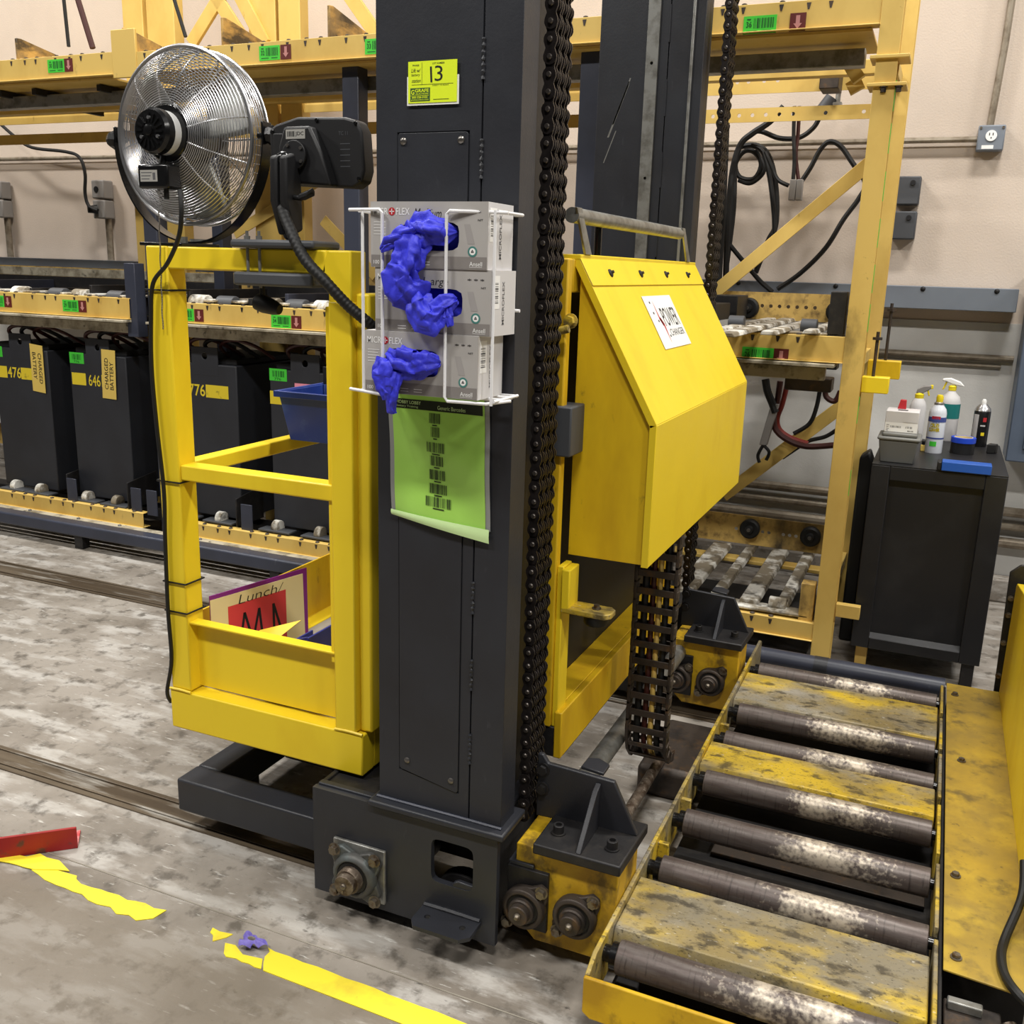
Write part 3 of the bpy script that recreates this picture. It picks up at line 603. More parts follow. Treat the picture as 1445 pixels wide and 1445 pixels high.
# ================================================================== roller conveyor
def band_mat():
    m = M('roller_worn', C(104, 96, 92), .42, .35, layers=[(C(80, 68, 64), 30, .42, .62, (.25, 2, 2), 6, .8), (C(56, 50, 48), 60, .55, .7, (3, .3, .3), 6, .7)], bump=.1, bscale=90)
    nt = m.node_tree; N = nt.nodes; Lk = nt.links; b = N['Principled BSDF']; src = b.inputs['Base Color'].links[0].from_socket
    g = N.new('ShaderNodeNewGeometry'); sp = N.new('ShaderNodeSeparateXYZ'); Lk.new(g.outputs['Position'], sp.inputs[0])
    n = N.new('ShaderNodeTexNoise'); n.inputs['Scale'].default_value = 14; n.inputs['Detail'].default_value = 8; Lk.new(g.outputs['Position'], n.inputs['Vector'])
    q = N.new('ShaderNodeMath'); q.operation = 'ADD'; q.inputs[1].default_value = .11; Lk.new(sp.outputs['X'], q.inputs[0])
    a = N.new('ShaderNodeMath'); a.operation = 'ABSOLUTE'; Lk.new(q.outputs[0], a.inputs[0])
    r1 = N.new('ShaderNodeMapRange'); r1.inputs[1].default_value = .05; r1.inputs[2].default_value = .24; r1.inputs[3].default_value = .13; r1.inputs[4].default_value = -.20; Lk.new(a.outputs[0], r1.inputs[0])
    s = N.new('ShaderNodeMath'); s.operation = 'ADD'; Lk.new(r1.outputs[0], s.inputs[0]); 
    n2 = N.new('ShaderNodeTexNoise'); n2.inputs['Scale'].default_value = 95; n2.inputs['Detail'].default_value = 8; Lk.new(g.outputs['Position'], n2.inputs['Vector'])
    av = N.new('ShaderNodeMix'); av.data_type = 'FLOAT'; av.inputs[0].default_value = .55; Lk.new(n.outputs[0], av.inputs[2]); Lk.new(n2.outputs[0], av.inputs[3]); Lk.new(av.outputs[0], s.inputs[1])
    r2 = N.new('ShaderNodeMapRange'); r2.inputs[1].default_value = .52; r2.inputs[2].default_value = .70; Lk.new(s.outputs[0], r2.inputs[0])
    mx = N.new('ShaderNodeMix'); mx.data_type = 'RGBA'; mx.inputs[7].default_value = C(206, 194, 176); Lk.new(r2.outputs[0], mx.inputs[0]); Lk.new(src, mx.inputs[6]); Lk.new(mx.outputs[2], b.inputs['Base Color'])
band_mat()
CV = thing('roller_conveyor', 'worn yellow steel roller conveyor bed on the floor', 'conveyor', (-.17, 2.6, 0))
MB().prism([(-.497, 1.615, .075), (-.497, 3.62, .075), (-.497, 3.62, .18), (-.497, 3.60, .19), (-.497, 1.66, .186), (-.497, 1.615, .165)], (-.010, 0, 0)).build('side_plate', 'yellow_worn', CV, bevel=.002)
MB().prism([(-.507, 1.605, .165), (-.507, 1.605, .082), (-.49, 1.605, .070), (.16, 1.605, .070), (.16, 1.605, .165)], (0, .010, 0)).build('end_plate', 'yellow_grimy', CV, bevel=.003)
B('inner_side', 'black_steel', CV, .150, .158, 1.62, 3.5, .06, .175, .002)
yy = 1.64; i = 0
for a, b in ((1.66, 2.02), (2.06, 2.32), (2.37, 2.62), (2.66, 2.93), (2.97, 3.2), (3.24, 3.48)):
    B('guard_plate', 'yellow_worn', CV, .140, .149, a, b, .09, .185 + .002 * (i % 2), .002); i += 1
for y in (1.713, 2.052, 2.285, 2.515, 2.785, 3.005, 3.385):
    m = MB(); m.cyl((-.465, y, .150), (.130, y, .150), .0355, n=32); R_ = m.build('roller', 'roller_worn', CV, bevel=.002)
    m = MB(); m.lathe((-.497, y, .150), UX, [(.018, 0), (.018, .016), (.028, .017), (.028, .031), (.014, .032), (.014, .647)], 18); m.build('axle', 'gloss_black', R_)
for y0, y1 in ((1.765, 1.985), (2.565, 2.74), (3.055, 3.325)):
    m = MB(); m.prism([(-.496, y0, .145), (-.496, y0 + .012, .170), (-.496, y1 - .012, .172), (-.496, y1, .150), (-.496, y1, .140), (-.496, y0, .135)], (.630, 0, 0)); m.build('deck_plate', 'yellow_worn', CV, bevel=.003)
for y0, y1, x0 in ((2.10, 2.25, -.36), (2.33, 2.47, -.40), (2.83, 2.96, -.40)):
    B('floor_pan', 'brown_iron', CV, x0, .13, y0, y1, .045, .055, .002)
for y in (2.13, 2.36, 2.60, 2.86, 3.10): B('gusset', 'yellow_worn', CV, -.497, -.470, y, y + .014, .075, .17, .002)
for y in (2.11, 2.35, 2.86): m = MB(); m.prism([(-.497, y, .10), (-.40, y, .10), (-.39, y + .01, .10), (-.39, y + .055, .10), (-.497, y + .055, .10)], (0, 0, .008)); m.build('notched_tab', 'brown_iron', CV, bevel=.002)
for x, y in ((-.45, 1.7), (.1, 1.7), (-.45, 3.4), (.1, 3.4)): B('support_foot', 'black_steel', CV, x - .025, x + .025, y, y + .05, 0, .075)
B('under_beam', 'black_steel', CV, -.49, .15, 1.66, 3.5, .03, .04, 0)
CP = thing('cover_plate', 'long flat worn yellow cover plate bolted beside the rollers', 'cover plate', (.24, 2.7, .03))
MB().prism([(.158, 1.918, .186), (.335, 1.900, .186), (.335, 3.50, .186), (.158, 3.50, .186)], (0, 0, .005)).build('plate', 'yellow_cover', CP, bevel=.0015)
B('plate_support', 'black_steel', CP, .165, .33, 2.02, 3.48, .0, .186, .002)
for x, y in ((.182, 1.965), (.182, 2.275), (.184, 3.40), (.20, 2.9)): m = MB(); hexbolt(m, (x, y, .191), UZ, .0085, .007); m.build('bolt', 'bolt_steel', CP)
ED = thing('hinge_bracket', 'dirty yellow and black bracket below the cover plate end', 'bracket', (.2, 1.8, 0))
B('cross_bar', 'brown_iron', ED, .165, .27, 1.82, 1.90, .0, .14, .003)
B('block', 'yellow_worn', ED, .175, .24, 1.74, 1.81, .0, .145, .004)
B('bar', 'galv', ED, .170, .235, 1.865, 1.885, .14, .16, .003)
m = MB(); m.cyl((.285, 1.90, .12), (.34, 1.79, .05), .016); m.cyl((.30, 1.87, .10), (.335, 1.80, .06), .019); m.build('rod', 'rust_steel', ED)
# machine side panel on the right
SP = thing('side_guard', 'tall bright yellow sheet guard standing on the cover plate edge', 'guard', (.36, 2.6, .191))
MB().prism([(.322, 2.12, .191), (.322, 3.49, .191), (.322, 3.49, .575), (.322, 3.475, .588), (.322, 2.12, .80)], (.25, 0, 0)).build('panel', 'yellow', SP, bevel=.002)
MB().box(.335, .56, 2.14, 3.48, .0, .191).build('skirt', 'black_steel', SP, bevel=.002)
BG = thing('black_bracket', 'black plate with rounded top and row of bolts beside the yellow guard', 'bracket', (.4, 3.53, 0))
MB().prism([(.312, 3.525, 0), (.60, 3.525, 0), (.60, 3.525, .64), (.33, 3.525, .64), (.300, 3.525, .61)], (0, .012, 0)).build('plate', 'black_steel', BG, bevel=.004)
for z in (.24, .36, .46, .52): m = MB(); hexbolt(m, (.315, 3.525, z), (0, -1, 0), .007, .007); m.build('bolt', 'bolt_steel', BG)
m = MB(); m.tube([V((.311, 2.24, .290)), V((.309, 2.17, .245)), at(1418, 1325, 'z', .2005), at(1413, 1352, 'z', .2003), at(1420, 1380, 'z', .2003), at(1441, 1408, 'z', .2003), V((.345, 1.875, .165)), V((.36, 1.87, .08)), V((.365, 1.88, .010))], .0095, 10); tag(m.build('power_cable', 'rubber'), 'thick black cable looping over the cover plate by the yellow guard', 'cable')
# ================================================================== operator cage
CG = thing('operator_cage', 'bright yellow welded tube cage beside the near mast', 'cage', (-1.48, 2.25, .322))
B('left_post', 'yellow', CG, -1.777, -1.712, 1.85, 1.912, .435, 1.578, .004)
B('top_rail', 'yellow', CG, -1.712, -1.262, 1.85, 1.912, 1.525, 1.577, .004)
MB().prism([(-1.262, 1.85, 1.577), (-1.198, 1.85, 1.577), (-1.198, 1.85, 1.43), (-1.258, 1.85, 1.43), (-1.258, 1.85, 1.52), (-1.275, 1.85, 1.53)], (0, .062, 0)).build('upper_post', 'yellow', CG, bevel=.004)
B('right_post', 'yellow', CG, -1.256, -1.196, 1.845, 1.915, .435, 1.468, .004)
B('post_rib', 'yellow', CG, -1.276, -1.256, 1.862, 1.90, .60, 1.455, .003)
B('side_channel', 'yellow', CG, -1.196, -1.160, 1.862, 2.10, .435, 1.487, .006)
B('middle_rail', 'yellow', CG, -1.712, -1.256, 1.855, 1.905, 1.008, 1.048, .004)
B('side_rail', 'yellow', CG, -1.777, -1.735, 1.912, 2.62, 1.005, 1.043, .004)
B('front_panel', 'yellow', CG, -1.713, -1.255, 1.885, 1.891, .441, .626, .001)
B('panel_lip', 'yellow', CG, -1.712, -1.256, 1.857, 1.891, .624, .629, .001)
B('toe_beam', 'yellow', CG, -1.780, -1.178, 1.845, 1.90, .322, .432, .004)
B('side_beam', 'yellow', CG, -1.240, -1.178, 1.90, 2.70, .322, .432, .004)
B('side_beam', 'yellow', CG, -1.780, -1.72, 1.90, 2.70, .322, .432, .004)
B('side_panel', 'yellow_dirty', CG, -1.777, -1.771, 1.912, 2.66, .435, .616, .001)
B('rear_post', 'yellow', CG, -1.777, -1.72, 2.62, 2.68, .435, 1.05, .004)
B('deck', 'deck_grey', CG, -1.72, -1.24, 1.90, 2.70, .415, .428, .001)
B('mast_mount', 'black_steel', CG, -1.179, -1.071, 1.95, 2.05, .36, .42, .002)
for (x0, x1, z) in ((-1.78, -1.71, .434), (-1.258, -1.178, .434)):
    m = MB(); m.tube([(x0, 1.846, z), ((x0 + x1) / 2, 1.8455, z + .002), (x1, 1.846, z)], .004, 6, 4); m.build('weld_bead', 'yellow', CG)
# cable ties and cord on the left post
for i, (pz) in enumerate((1.475, 1.003, .735, .655)):
    m = MB(); a = [(-1.781, 1.846), (-1.708, 1.846), (-1.708, 1.916), (-1.781, 1.916)]
    m.tube([(x, y, pz + .004 * (x + 1.74)) for x, y in a], .0025, 6, 1, closed=True)
    tag(m.build('cable_tie', 'rubber'), ['black cable tie around the cage post nearest its top', 'black cable tie around the cage post just under the middle rail', 'upper of two close black cable ties low on the cage post', 'lower of two close black cable ties low on the cage post'][i], 'cable tie')
yb = 1.838
pts = [at(254, 268, 'y', 1.80), at(256, 300, 'y', 1.79), at(252, 335, 'y', 1.80), at(236, 372, 'y', 1.82), at(216, 400, 'y', 1.835), at(213, 450, 'y', 1.838), at(214, 520, 'y', 1.838), at(221, 600, 'y', 1.838), at(231, 690, 'y', 1.838), at(233, 760, 'y', 1.84), at(237, 860, 'y', 1.84), at(242, 930, 'y', 1.845), at(236, 975, 'y', 1.85), at(241, 990, 'y', 1.87)]
m = MB(); m.tube(pts, .0052, 8); tag(m.build('power_cable', 'rubber'), 'black power cord running from the fan down the yellow cage post', 'cord')
# ball chain
bc = MB(); A0, A1 = at(224, 300, 'y', 1.842), at(230, 466, 'y', 1.842); n = 70
for i in range(n): p = A0.lerp(A1, i / n); bc.sphere(p + V((.001 * math.sin(i * .4), 0, 0)), .0021, 6, 4)
tag(bc.build('ball_chain', 'pin_steel'), 'thin bead pull chain hanging in front of the yellow cage post', 'chain')['kind'] = 'stuff'
# blue bin on the side rail
BN = thing('storage_bin', 'blue plastic storage bin hooked inside the yellow cage', 'bin', (-1.50, 2.30, 1.043))
def tap(m, x0, x1, y0, y1, z0, z1, k, th=.004):
    xa, xb, ya, yb = x0 + k, x1 - k, y0 + k, y1 - k
    o = [(xa, ya, z0), (xb, ya, z0), (xb, yb, z0), (xa, yb, z0), (x0, y0, z1), (x1, y0, z1), (x1, y1, z1), (x0, y1, z1)]
    i_ = [(xa + th, ya + th, z0 + th), (xb - th, ya + th, z0 + th), (xb - th, yb - th, z0 + th), (xa + th, yb - th, z0 + th), (x0 + th, y0 + th, z1), (x1 - th, y0 + th, z1), (x1 - th, y1 - th, z1), (x0 + th, y1 - th, z1)]
    return m.add(o + i_, [(0, 3, 2, 1), (0, 1, 5, 4), (1, 2, 6, 5), (2, 3, 7, 6), (3, 0, 4, 7), (8, 9, 10, 11), (8, 12, 13, 9), (9, 13, 14, 10), (10, 14, 15, 11), (11, 15, 12, 8), (4, 5, 13, 12), (5, 6, 14, 13), (6, 7, 15, 14), (7, 4, 12, 15)])
tap(MB(), -1.735, -1.44, 2.29, 2.52, 1.045, 1.187, .022).build('tub', 'bin_blue', BN, bevel=.002)
m = MB()
for b in ((-1.745, -1.430, 2.28, 2.292, 1.172, 1.190), (-1.745, -1.430, 2.518, 2.53, 1.172, 1.190), (-1.745, -1.733, 2.292, 2.518, 1.172, 1.190), (-1.442, -1.43, 2.292, 2.518, 1.172, 1.190)): m.box(*b)
m.build('rim', 'bin_blue', BN, bevel=.002)
B('rear_hanger', 'black_plastic', BN, -1.735, -1.44, 2.515, 2.522, 1.187, 1.24, .001)
# papers in the cage
FD = thing('document_folder', 'cream folder with purple edge standing in the cage bottom', 'folder', (-1.68, 1.94, .43))
a0, a1, a2, a3 = V((-1.700, 1.925, .431)), V((-1.625, 2.24, .431)), V((-1.628, 2.243, .668)), V((-1.703, 1.928, .668))
uu0 = (a1 - a0).normalized(); fn = (a1 - a0).cross(a3 - a0).normalized(); fn = fn if fn.x > 0 else -fn
MB().prism([a0 - fn * .004, a1 - fn * .004 + UY * .018, a2 - fn * .004 + UY * .018 + UZ * .012, a3 - fn * .004 + UZ * .012], fn * .003).build('purple_backing', 'purple', FD, bevel=.001)
MB().prism([a0, a1, a2 - uu0 * .004, a2 - uu0 * .02, a3], fn * .0012).build('cream_cover', 'manila', FD)
m = MB(); uu = (a1 - a0).normalized(); vv = (a3 - a0).normalized(); rs = a0 + uu * .055 + vv * .055 + fn * .0016
m.quad(rs + vv * .0, uu, vv, .20, .150); m.mi = 1
for q in ([(.03, .02), (.05, .12)], [(.05, .12), (.075, .03)], [(.075, .03), (.10, .12)], [(.10, .12), (.11, .02)], [(.15, .02), (.15, .12)], [(.15, .12), (.18, .02)]):
    p, r = q; m.obb(rs + uu * p[0] + vv * p[1] + fn * .0002, uu * (r[0] - p[0]) + vv * (r[1] - p[1]), uu * .008, fn * .0003)
m.build('red_sheet', ['card_red', 'ink'], FD, norm=False)
m = MB(); m.text('Lunch/', a0 + uu * .09 + vv * .203 + fn * .0018, uu, vv, .15, .026, -.012, .3); m.build('handwriting', 'ink', FD, norm=False)
m = MB(); m.obb(V((-1.640, 1.925, .532)), V((.10, .05, .03)), V((.03, .09, .04)), V((-.001, .002, -.002))); tag(m.build('yellow_card', 'card_yellow'), 'yellow card leaning on the cream folder in the cage', 'card')
m = MB(); m.box(-1.475, -1.335, 1.905, 1.915, .431, .505); TR = thing('parts_tray', 'dark blue plastic tray lying in the bottom of the cage', 'tray', (-1.42, 1.98, .429))
MB().prism([(-1.545, 1.93, .429), (-1.385, 1.93, .429), (-1.375, 1.93, .52), (-1.395, 1.93, .62), (-1.545, 1.93, .57)], (0, .006, 0)).build('tray_side', 'tray_navy', TR, bevel=.001)
MB().obb((-1.395, 1.93, .429), (.006, 0, 0), (0, .13, 0), (0, 0, .19)).build('tray_end', 'tray_navy', TR, bevel=.001)
MB().obb((-1.470, 1.936, .429), (.005, 0, 0), (0, .12, 0), (0, 0, .155)).build('divider', 'tray_navy', TR, bevel=.001)
MB().obb((-1.545, 1.936, .429), (.15, 0, 0), (0, .124, 0), (0, 0, .006)).build('tray_bottom', 'tray_navy', TR, bevel=.001)

# ================================================================== fan
FN = thing('fan', 'round wire guarded fan with black yoke on top of the yellow cage', 'fan', (-1.745, 1.90, 1.578))
FC = V((-1.742, 1.965, 1.836)); AX = V((0, -1, 0)); FR = .200
bg = MB()
prof = []
for i in range(27):
    k = i / 26; r = .062 + (FR - .062) * k; h = .062 * (1 - k ** 3.2); bg.torus(FC + AX * h, AX, r, .0013, 56, 4)
for i in range(12):
    a = 2 * PI * i / 12 + .2; e = V((math.cos(a), 0, math.sin(a)))
    bg.tube([FC + AX * (.062 * (1 - (j / 6) ** 3.2) - .002) + e * (.062 + (FR - .062) * j / 6) for j in range(7)], .0022, 5, 2)
for i in range(1, 6): bg.torus(FC - AX * (.010 * i), AX, FR + .003, .0012, 56, 4)
for i in range(60):
    a = 2 * PI * i / 60; e = V((math.cos(a), 0, math.sin(a))); bg.cyl(FC + e * (FR + .002), FC + e * (FR + .002) - AX * .06, .0011, n=4, caps=False)
bg.build('rear_guard', 'chrome', FN, stuff=True)
fg = MB()
for i in range(24):
    k = i / 23; r = .045 + (FR - .045) * k; fg.torus(FC - AX * (.060 + .030 * (1 - k * k)), AX, r, .0013, 48, 4)
for i in range(10):
    a = 2 * PI * i / 10; e = V((math.cos(a), 0, math.sin(a))); fg.tube([FC - AX * (.058 + .030 * (1 - (j / 5) ** 2)) + e * (.04 + (FR - .04) * j / 5) for j in range(6)], .002, 5, 2)
fg.build('front_guard', 'chrome', FN, stuff=True)
m = MB(); m.torus(FC + AX * .003, AX, FR + .003, .005, 64, 8); m.torus(FC - AX * .06, AX, FR + .003, .004, 64, 8); m.build('rim_band', 'chrome', FN)
for b in range(3):
    m = MB(); a0 = 2 * PI * b / 3 + .5
    def bl(u, v):
        a = a0 + (u - .5) * (1.15 - .2 * v); r = .05 + .14 * v; return FC - AX * (.030 + .045 * (u - .5)) + V((math.cos(a), 0, math.sin(a))) * r
    m.grid(bl, 10, 8); o = m.build('blade', 'galv', FN); o.modifiers.new('t', 'SOLIDIFY').thickness = .0015
m = MB(); m.lathe(FC - AX * .07, AX, [(.045, 0), (.05, .02), (.05, .06)], 24); m.build('hub', 'galv', FN)
m = MB(); m.lathe(FC + AX * .020, AX, [(.066, 0), (.070, .03), (.062, .045), (.040, .045)], 32); MO = m.build('motor_plate', 'gloss_black', FN)
m = MB(); m.lathe(FC + AX * .055, AX, [(.050, 0), (.050, .035)], 32); m.build('motor_label', 'white', FN)
m = MB(); m.lathe(FC + AX * .088, AX, [(.052, 0), (.052, .018), (.046, .026), (.012, .028), (.012, .034), (.006, .036)], 32)
for i in range(16):
    a = 2 * PI * i / 16; e = V((math.cos(a), 0, math.sin(a))); m.obb(FC + AX * .1155 + e * .02 - V((.001, 0, .001)), e * .02, AX * .003, V((e.z, 0, -e.x)) * .004)
m.build('motor_cap', 'gloss_black', FN)
for i in range(3):
    a = PI / 2 + 2 * PI * i / 3; e = V((math.cos(a), 0, math.sin(a))); m = MB(); m.lathe(FC + AX * .115 + e * .028, AX, [(.005, 0), (.004, .004)], 10); m.build('screw', 'chrome', FN)
for i in range(4):
    a = PI / 4 + PI / 2 * i; e = V((math.cos(a), 0, math.sin(a))); m = MB(); m.lathe(FC + AX * .055 + e * .062, AX, [(.006, 0), (.005, .007)], 10); m.build('screw', 'chrome', FN)
JB = B('junction_box', 'gloss_black', FN, FC.x - .055, FC.x + .035, FC.y - .105, FC.y - .055, FC.z - .128, FC.z - .072, .006)
m = MB(); m.quad((FC.x - .046, FC.y - .1055, FC.z - .112), UX, UZ, .052, .026); m.mi = 1
for k in range(3): m.quad((FC.x - .043, FC.y - .1057, FC.z - .107 + k * .007), UX, UZ, .025 + .004 * k, .002)
m.quad((FC.x - .008, FC.y - .1057, FC.z - .108), UX, UZ, .008, .016); m.build('rating_label', ['metal_label', 'ink_soft'], JB, norm=False)
m = MB(); m.cyl((FC.x + .012, FC.y - .085, FC.z - .128), (FC.x + .012, FC.y - .085, FC.z - .15), .006); m.build('cord_gland', 'rubber', JB); m = MB(); m.cyl((FC.x - .012, FC.y - .07, FC.z - .075), (FC.x - .012, FC.y - .06, FC.z - .045), .008); m.build('motor_lead', 'rubber', JB)
yk = MB(); YR = .226; k = 40; wv = .017
prv = []
for i in range(k + 1):
    a = PI + PI * i / k; prv.append(V((math.cos(a) * YR * (1.0), 0, math.sin(a) * .245)))
yc = FC + V((0, .02, 0))
vs = []; fs = []
for i, p in enumerate(prv):
    n = p.normalized()
    vs += [yc + p + UY * (-wv), yc + p + UY * wv, yc + p + n * .004 + UY * wv, yc + p + n * .004 - UY * wv]
    if i: b = 4 * i; fs += [(b - 4 + j, b - 4 + (j + 1) % 4, b + (j + 1) % 4, b + j) for j in range(4)]
fs += [(3, 2, 1, 0), (4 * k, 4 * k + 1, 4 * k + 2, 4 * k + 3)]
yk.add(vs, fs); yk.build('yoke', 'gloss_black', FN)
for sg in (-1, 1):
    m = MB(); c = yc + V((sg * (YR - .022), 0, .0)); m.cyl(c, c + V((sg * .035, 0, 0)), .007, n=12); c = c + V((sg * .026, 0, 0))
    m.lathe(c, (sg, 0, 0), [(.014, 0), (.021, .006), (.023, .016), (.014, .03), (.006, .032)], 8); m.build('pivot_knob', 'gloss_black', FN, ang=25)
    m = MB(); m.obb(yc + V((sg * (YR + .001) - .003, -.017, -.01)), (.006, 0, 0), (0, .034, 0), (0, 0, .04)); m.build('yoke_ear', 'gloss_black', FN, bevel=.002)
B('mount_plate', 'gloss_black', FN, -1.80, -1.67, 1.855, 1.99, 1.578, 1.586, .002)
m = MB(); m.cyl((-1.742, 1.94, 1.586), (-1.742, 1.94, 1.602), .012, n=6); m.cyl((-1.742, 1.995, 1.586), (-1.742, 1.995, 1.598), .02, n=14); m.build('mount_bolt', 'galv', FN)

# ================================================================== computer terminal on swivel arm
TM = thing('computer_terminal', 'rugged black computer terminal seen from behind on a clamp arm', 'computer', (-1.39, 1.9, 1.578))
x0, x1, z0, z1, yb = -1.478, -1.222, 1.722, 1.862, 1.945
c8 = [(x0 + .004, z0 + .03), (x0 + .012, z0 + .006), (x0 + .03, z0), (x1 - .03, z0 - .008), (x1 - .008, z0 + .004), (x1, z0 + .03), (x1 - .006, z1 - .03), (x1 - .02, z1 - .006), (x1 - .05, z1 + .002), (x0 + .08, z1 + .006), (x0 + .02, z1 - .008), (x0, z1 - .02)]
MB().prism([(x, yb, z) for x, z in c8], (0, .045, 0)).build('housing', 'black_plastic', TM, bevel=.006, seg=3)
MB().prism([(x0 + .013, yb - .006, z0 + .02), (x0 + .045, yb - .006, z0 + .006), (x0 + .05, yb - .006, z1 - .028), (x0 + .016, yb - .006, z1 - .028)], (0, .008, 0)).build('port_cover', 'black_plastic', TM, bevel=.003)
m = MB(); b_ = [(-1.435, z0 + .002), (-1.29, z0 - .006), (-1.315, z1 - .075), (-1.345, z1 - .018), (-1.415, z1 - .018), (-1.43, z1 - .06)]
m.prism([(x, yb - .030, z) for x, z in b_], (0, .032, 0)); BK2 = m.build('rear_hump', 'black_plastic', TM, bevel=.006)
m = MB(); m.quad((-1.408, yb - .0306, z1 - .045), UX, UZ, .052, .020); m.mi = 1; m.bars((-1.404, yb - .0309, z1 - .040), UX, UZ, .020, .011, 9, 3); m.text('JDC', (-1.382, yb - .0309, z1 - .040), UX, UZ, .022, .010, .01); m.build('asset_label', ['metal_label', 'ink'], BK2, norm=False)
m = MB(); m.text('TC 11', (-1.288, yb - .0004, z1 - .036), UX, UZ, .024, .008, .01)
for k in range(5): m.quad((-1.284, yb - .0004, z1 - .055 - .012 * k), UX, UZ, .026, .002)
m.build('marking', 'dark_grey', TM, norm=False)
for x, z in ((-1.345, z1 - .003), (-1.243, z1 - .012), (-1.236, z0 + .012), (x0 + .012, z1 - .025)):
    m = MB(); m.lathe((x, yb - .001, z), AX, [(.005, 0), (.004, .002)], 10); m.build('screw', 'gloss_black', TM)
m = MB(); m.cyl((-1.382, yb - .03, 1.782), (-1.382, yb - .040, 1.782), .032, n=28); m.build('mount_disc', 'black_plastic', BK2, bevel=.002)
for a in (.6, 2.2, -.6, -2.2): m = MB(); m.cyl((-1.382 + .025 * math.cos(a), yb - .040, 1.782 + .025 * math.sin(a)), (-1.382 + .025 * math.cos(a), yb - .043, 1.782 + .025 * math.sin(a)), .004, n=10); m.build('screw', 'pin_steel', BK2)
m = MB(); m.sphere((-1.392, yb - .062, 1.770), .018, 18, 12); m.sphere((-1.392, yb - .045, 1.612), .017, 16, 10); m.cyl((-1.392, yb - .045, 1.596), (-1.392, yb - .045, 1.612), .01); m.build('ball_joint', 'gloss_black', TM)
m = MB()
for sx in (-1, 1): m.prism([(-1.392 + sx * .003, yb - .085, 1.775), (-1.392 + sx * .003, yb - .050, 1.785), (-1.392 + sx * .003, yb - .028, 1.72), (-1.392 + sx * .003, yb - .025, 1.62), (-1.392 + sx * .003, yb - .06, 1.607), (-1.392 + sx * .003, yb - .088, 1.68)], (sx * .020, 0, 0))
m.build('arm', 'black_plastic', TM, bevel=.006, seg=3)
m = MB(); m.cyl((-1.369, yb - .06, 1.69), (-1.345, yb - .06, 1.688), .006); m.prism([(-1.348, yb - .075, 1.683), (-1.322, yb - .078, 1.690), (-1.318, yb - .06, 1.70), (-1.322, yb - .045, 1.693), (-1.348, yb - .048, 1.683)], (0, 0, .012)); m.build('clamp_knob', 'black_plastic', TM, bevel=.003)
m = MB(); m.prism([(-1.50, 1.82, 1.578), (-1.505, 1.95, 1.578), (-1.29, 1.95, 1.578), (-1.28, 1.83, 1.578), (-1.34, 1.815, 1.578)], (0, 0, .018)); m.build('clamp_top', 'dark_grey', TM, bevel=.006)
m = MB(); m.prism([(-1.495, 1.82, 1.495), (-1.50, 1.95, 1.495), (-1.29, 1.95, 1.495), (-1.285, 1.83, 1.495), (-1.34, 1.815, 1.495)], (0, 0, .030)); m.build('clamp_bottom', 'dark_grey', TM, bevel=.006)
for x in (-1.468, -1.435): m = MB(); m.cyl((x, 1.842, 1.49), (x, 1.842, 1.615), .0035, n=8); m.cyl((x, 1.842, 1.596), (x, 1.842, 1.604), .007, n=6); m.build('clamp_bolt', 'galv', TM)
m = MB(); m.lathe((-1.485, 1.88, 1.46), (1, 0, -.25), [(.008, 0), (.019, .01), (.021, .03), (.017, .06), (.012, .075)], 18); m.cyl((-1.46, 1.88, 1.46), (-1.46, 1.88, 1.497), .006); m.build('clamp_handle', 'rubber', TM)
m = MB(); hp_ = [at(392, 236, 'y', 1.925), at(389, 250, 'y', 1.905), at(395, 285, 'y', 1.885), at(410, 325, 'y', 1.835), at(430, 365, 'y', 1.815), at(460, 398, 'y', 1.81), at(490, 430, 'y', 1.822), V((-1.150, 1.838, 1.428)), V((-1.128, 1.875, 1.395)), V((-1.112, 1.94, 1.36)), V((-1.072, 1.975, 1.34))]
m.tube(hp_, lambda s: .0125 + .0006 * math.sin(s * 420), 12, 24); m.lathe(hp_[0] + V((0, 0, -.004)), UZ, [(.012, 0), (.016, .004), (.017, .014), (.012, .018)], 16)
tag(m.build('cable_sleeve', 'rubber'), 'thick black braided cable sleeve curving from the computer terminal to the mast', 'cable')

# ================================================================== glove dispenser
DR = thing('wire_dispenser', 'white coated wire dispenser hung on the near mast', 'rack', (-.90, 1.70, 1.298))
def wire(pts, name='wire', r=.0032, sub=1): m = MB(); m.tube(pts, r, 8, sub); return m.build(name, 'wire_white', DR)
yf, yb2, zt, zb = 1.640, 1.764, 1.650, 1.303
for xa, xb in ((-1.040, -.990), (-.852, -.776)):
    zt2 = zt if xa < -1 else zt - .006
    pass
wire([(-1.072, 1.652, zt), (-.998, yf, zt), (-.992, yf, zt - .006), (-.992, yf, zb + .006), (-.998, yf, zb), (-1.075, 1.652, zb + .004)], 'left_loop')
wire([(-.742, 1.66, zt - .004), (-.850, yf, zt - .002), (-.856, yf, zt - .008), (-.856, yf, zb + .006), (-.850, yf, zb - .002), (-.775, yf + .012, zb - .003), (-.745, 1.70, zb)], 'right_loop')
wire([(-1.048, 1.66, zt + .002), (-1.048, 1.66, zb)], 'left_upright'); wire([(-.765, 1.655, zt), (-.765, 1.655, zb - .006)], 'right_upright')
for x in (-1.052, -.760):
    for z in (zt - .002, zb + .002): wire([(x, 1.655, z), (x, 1.768, z)], 'side_wire')
for z in (zt - .002, zb + .001, 1.47): wire([(-1.052, 1.767, z), (-.760, 1.767, z)], 'back_wire')
wire([(-1.05, 1.70, zb), (-.76, 1.70, zb)], 'floor_wire'); wire([(-1.05, 1.742, zb), (-.76, 1.742, zb)], 'floor_wire')
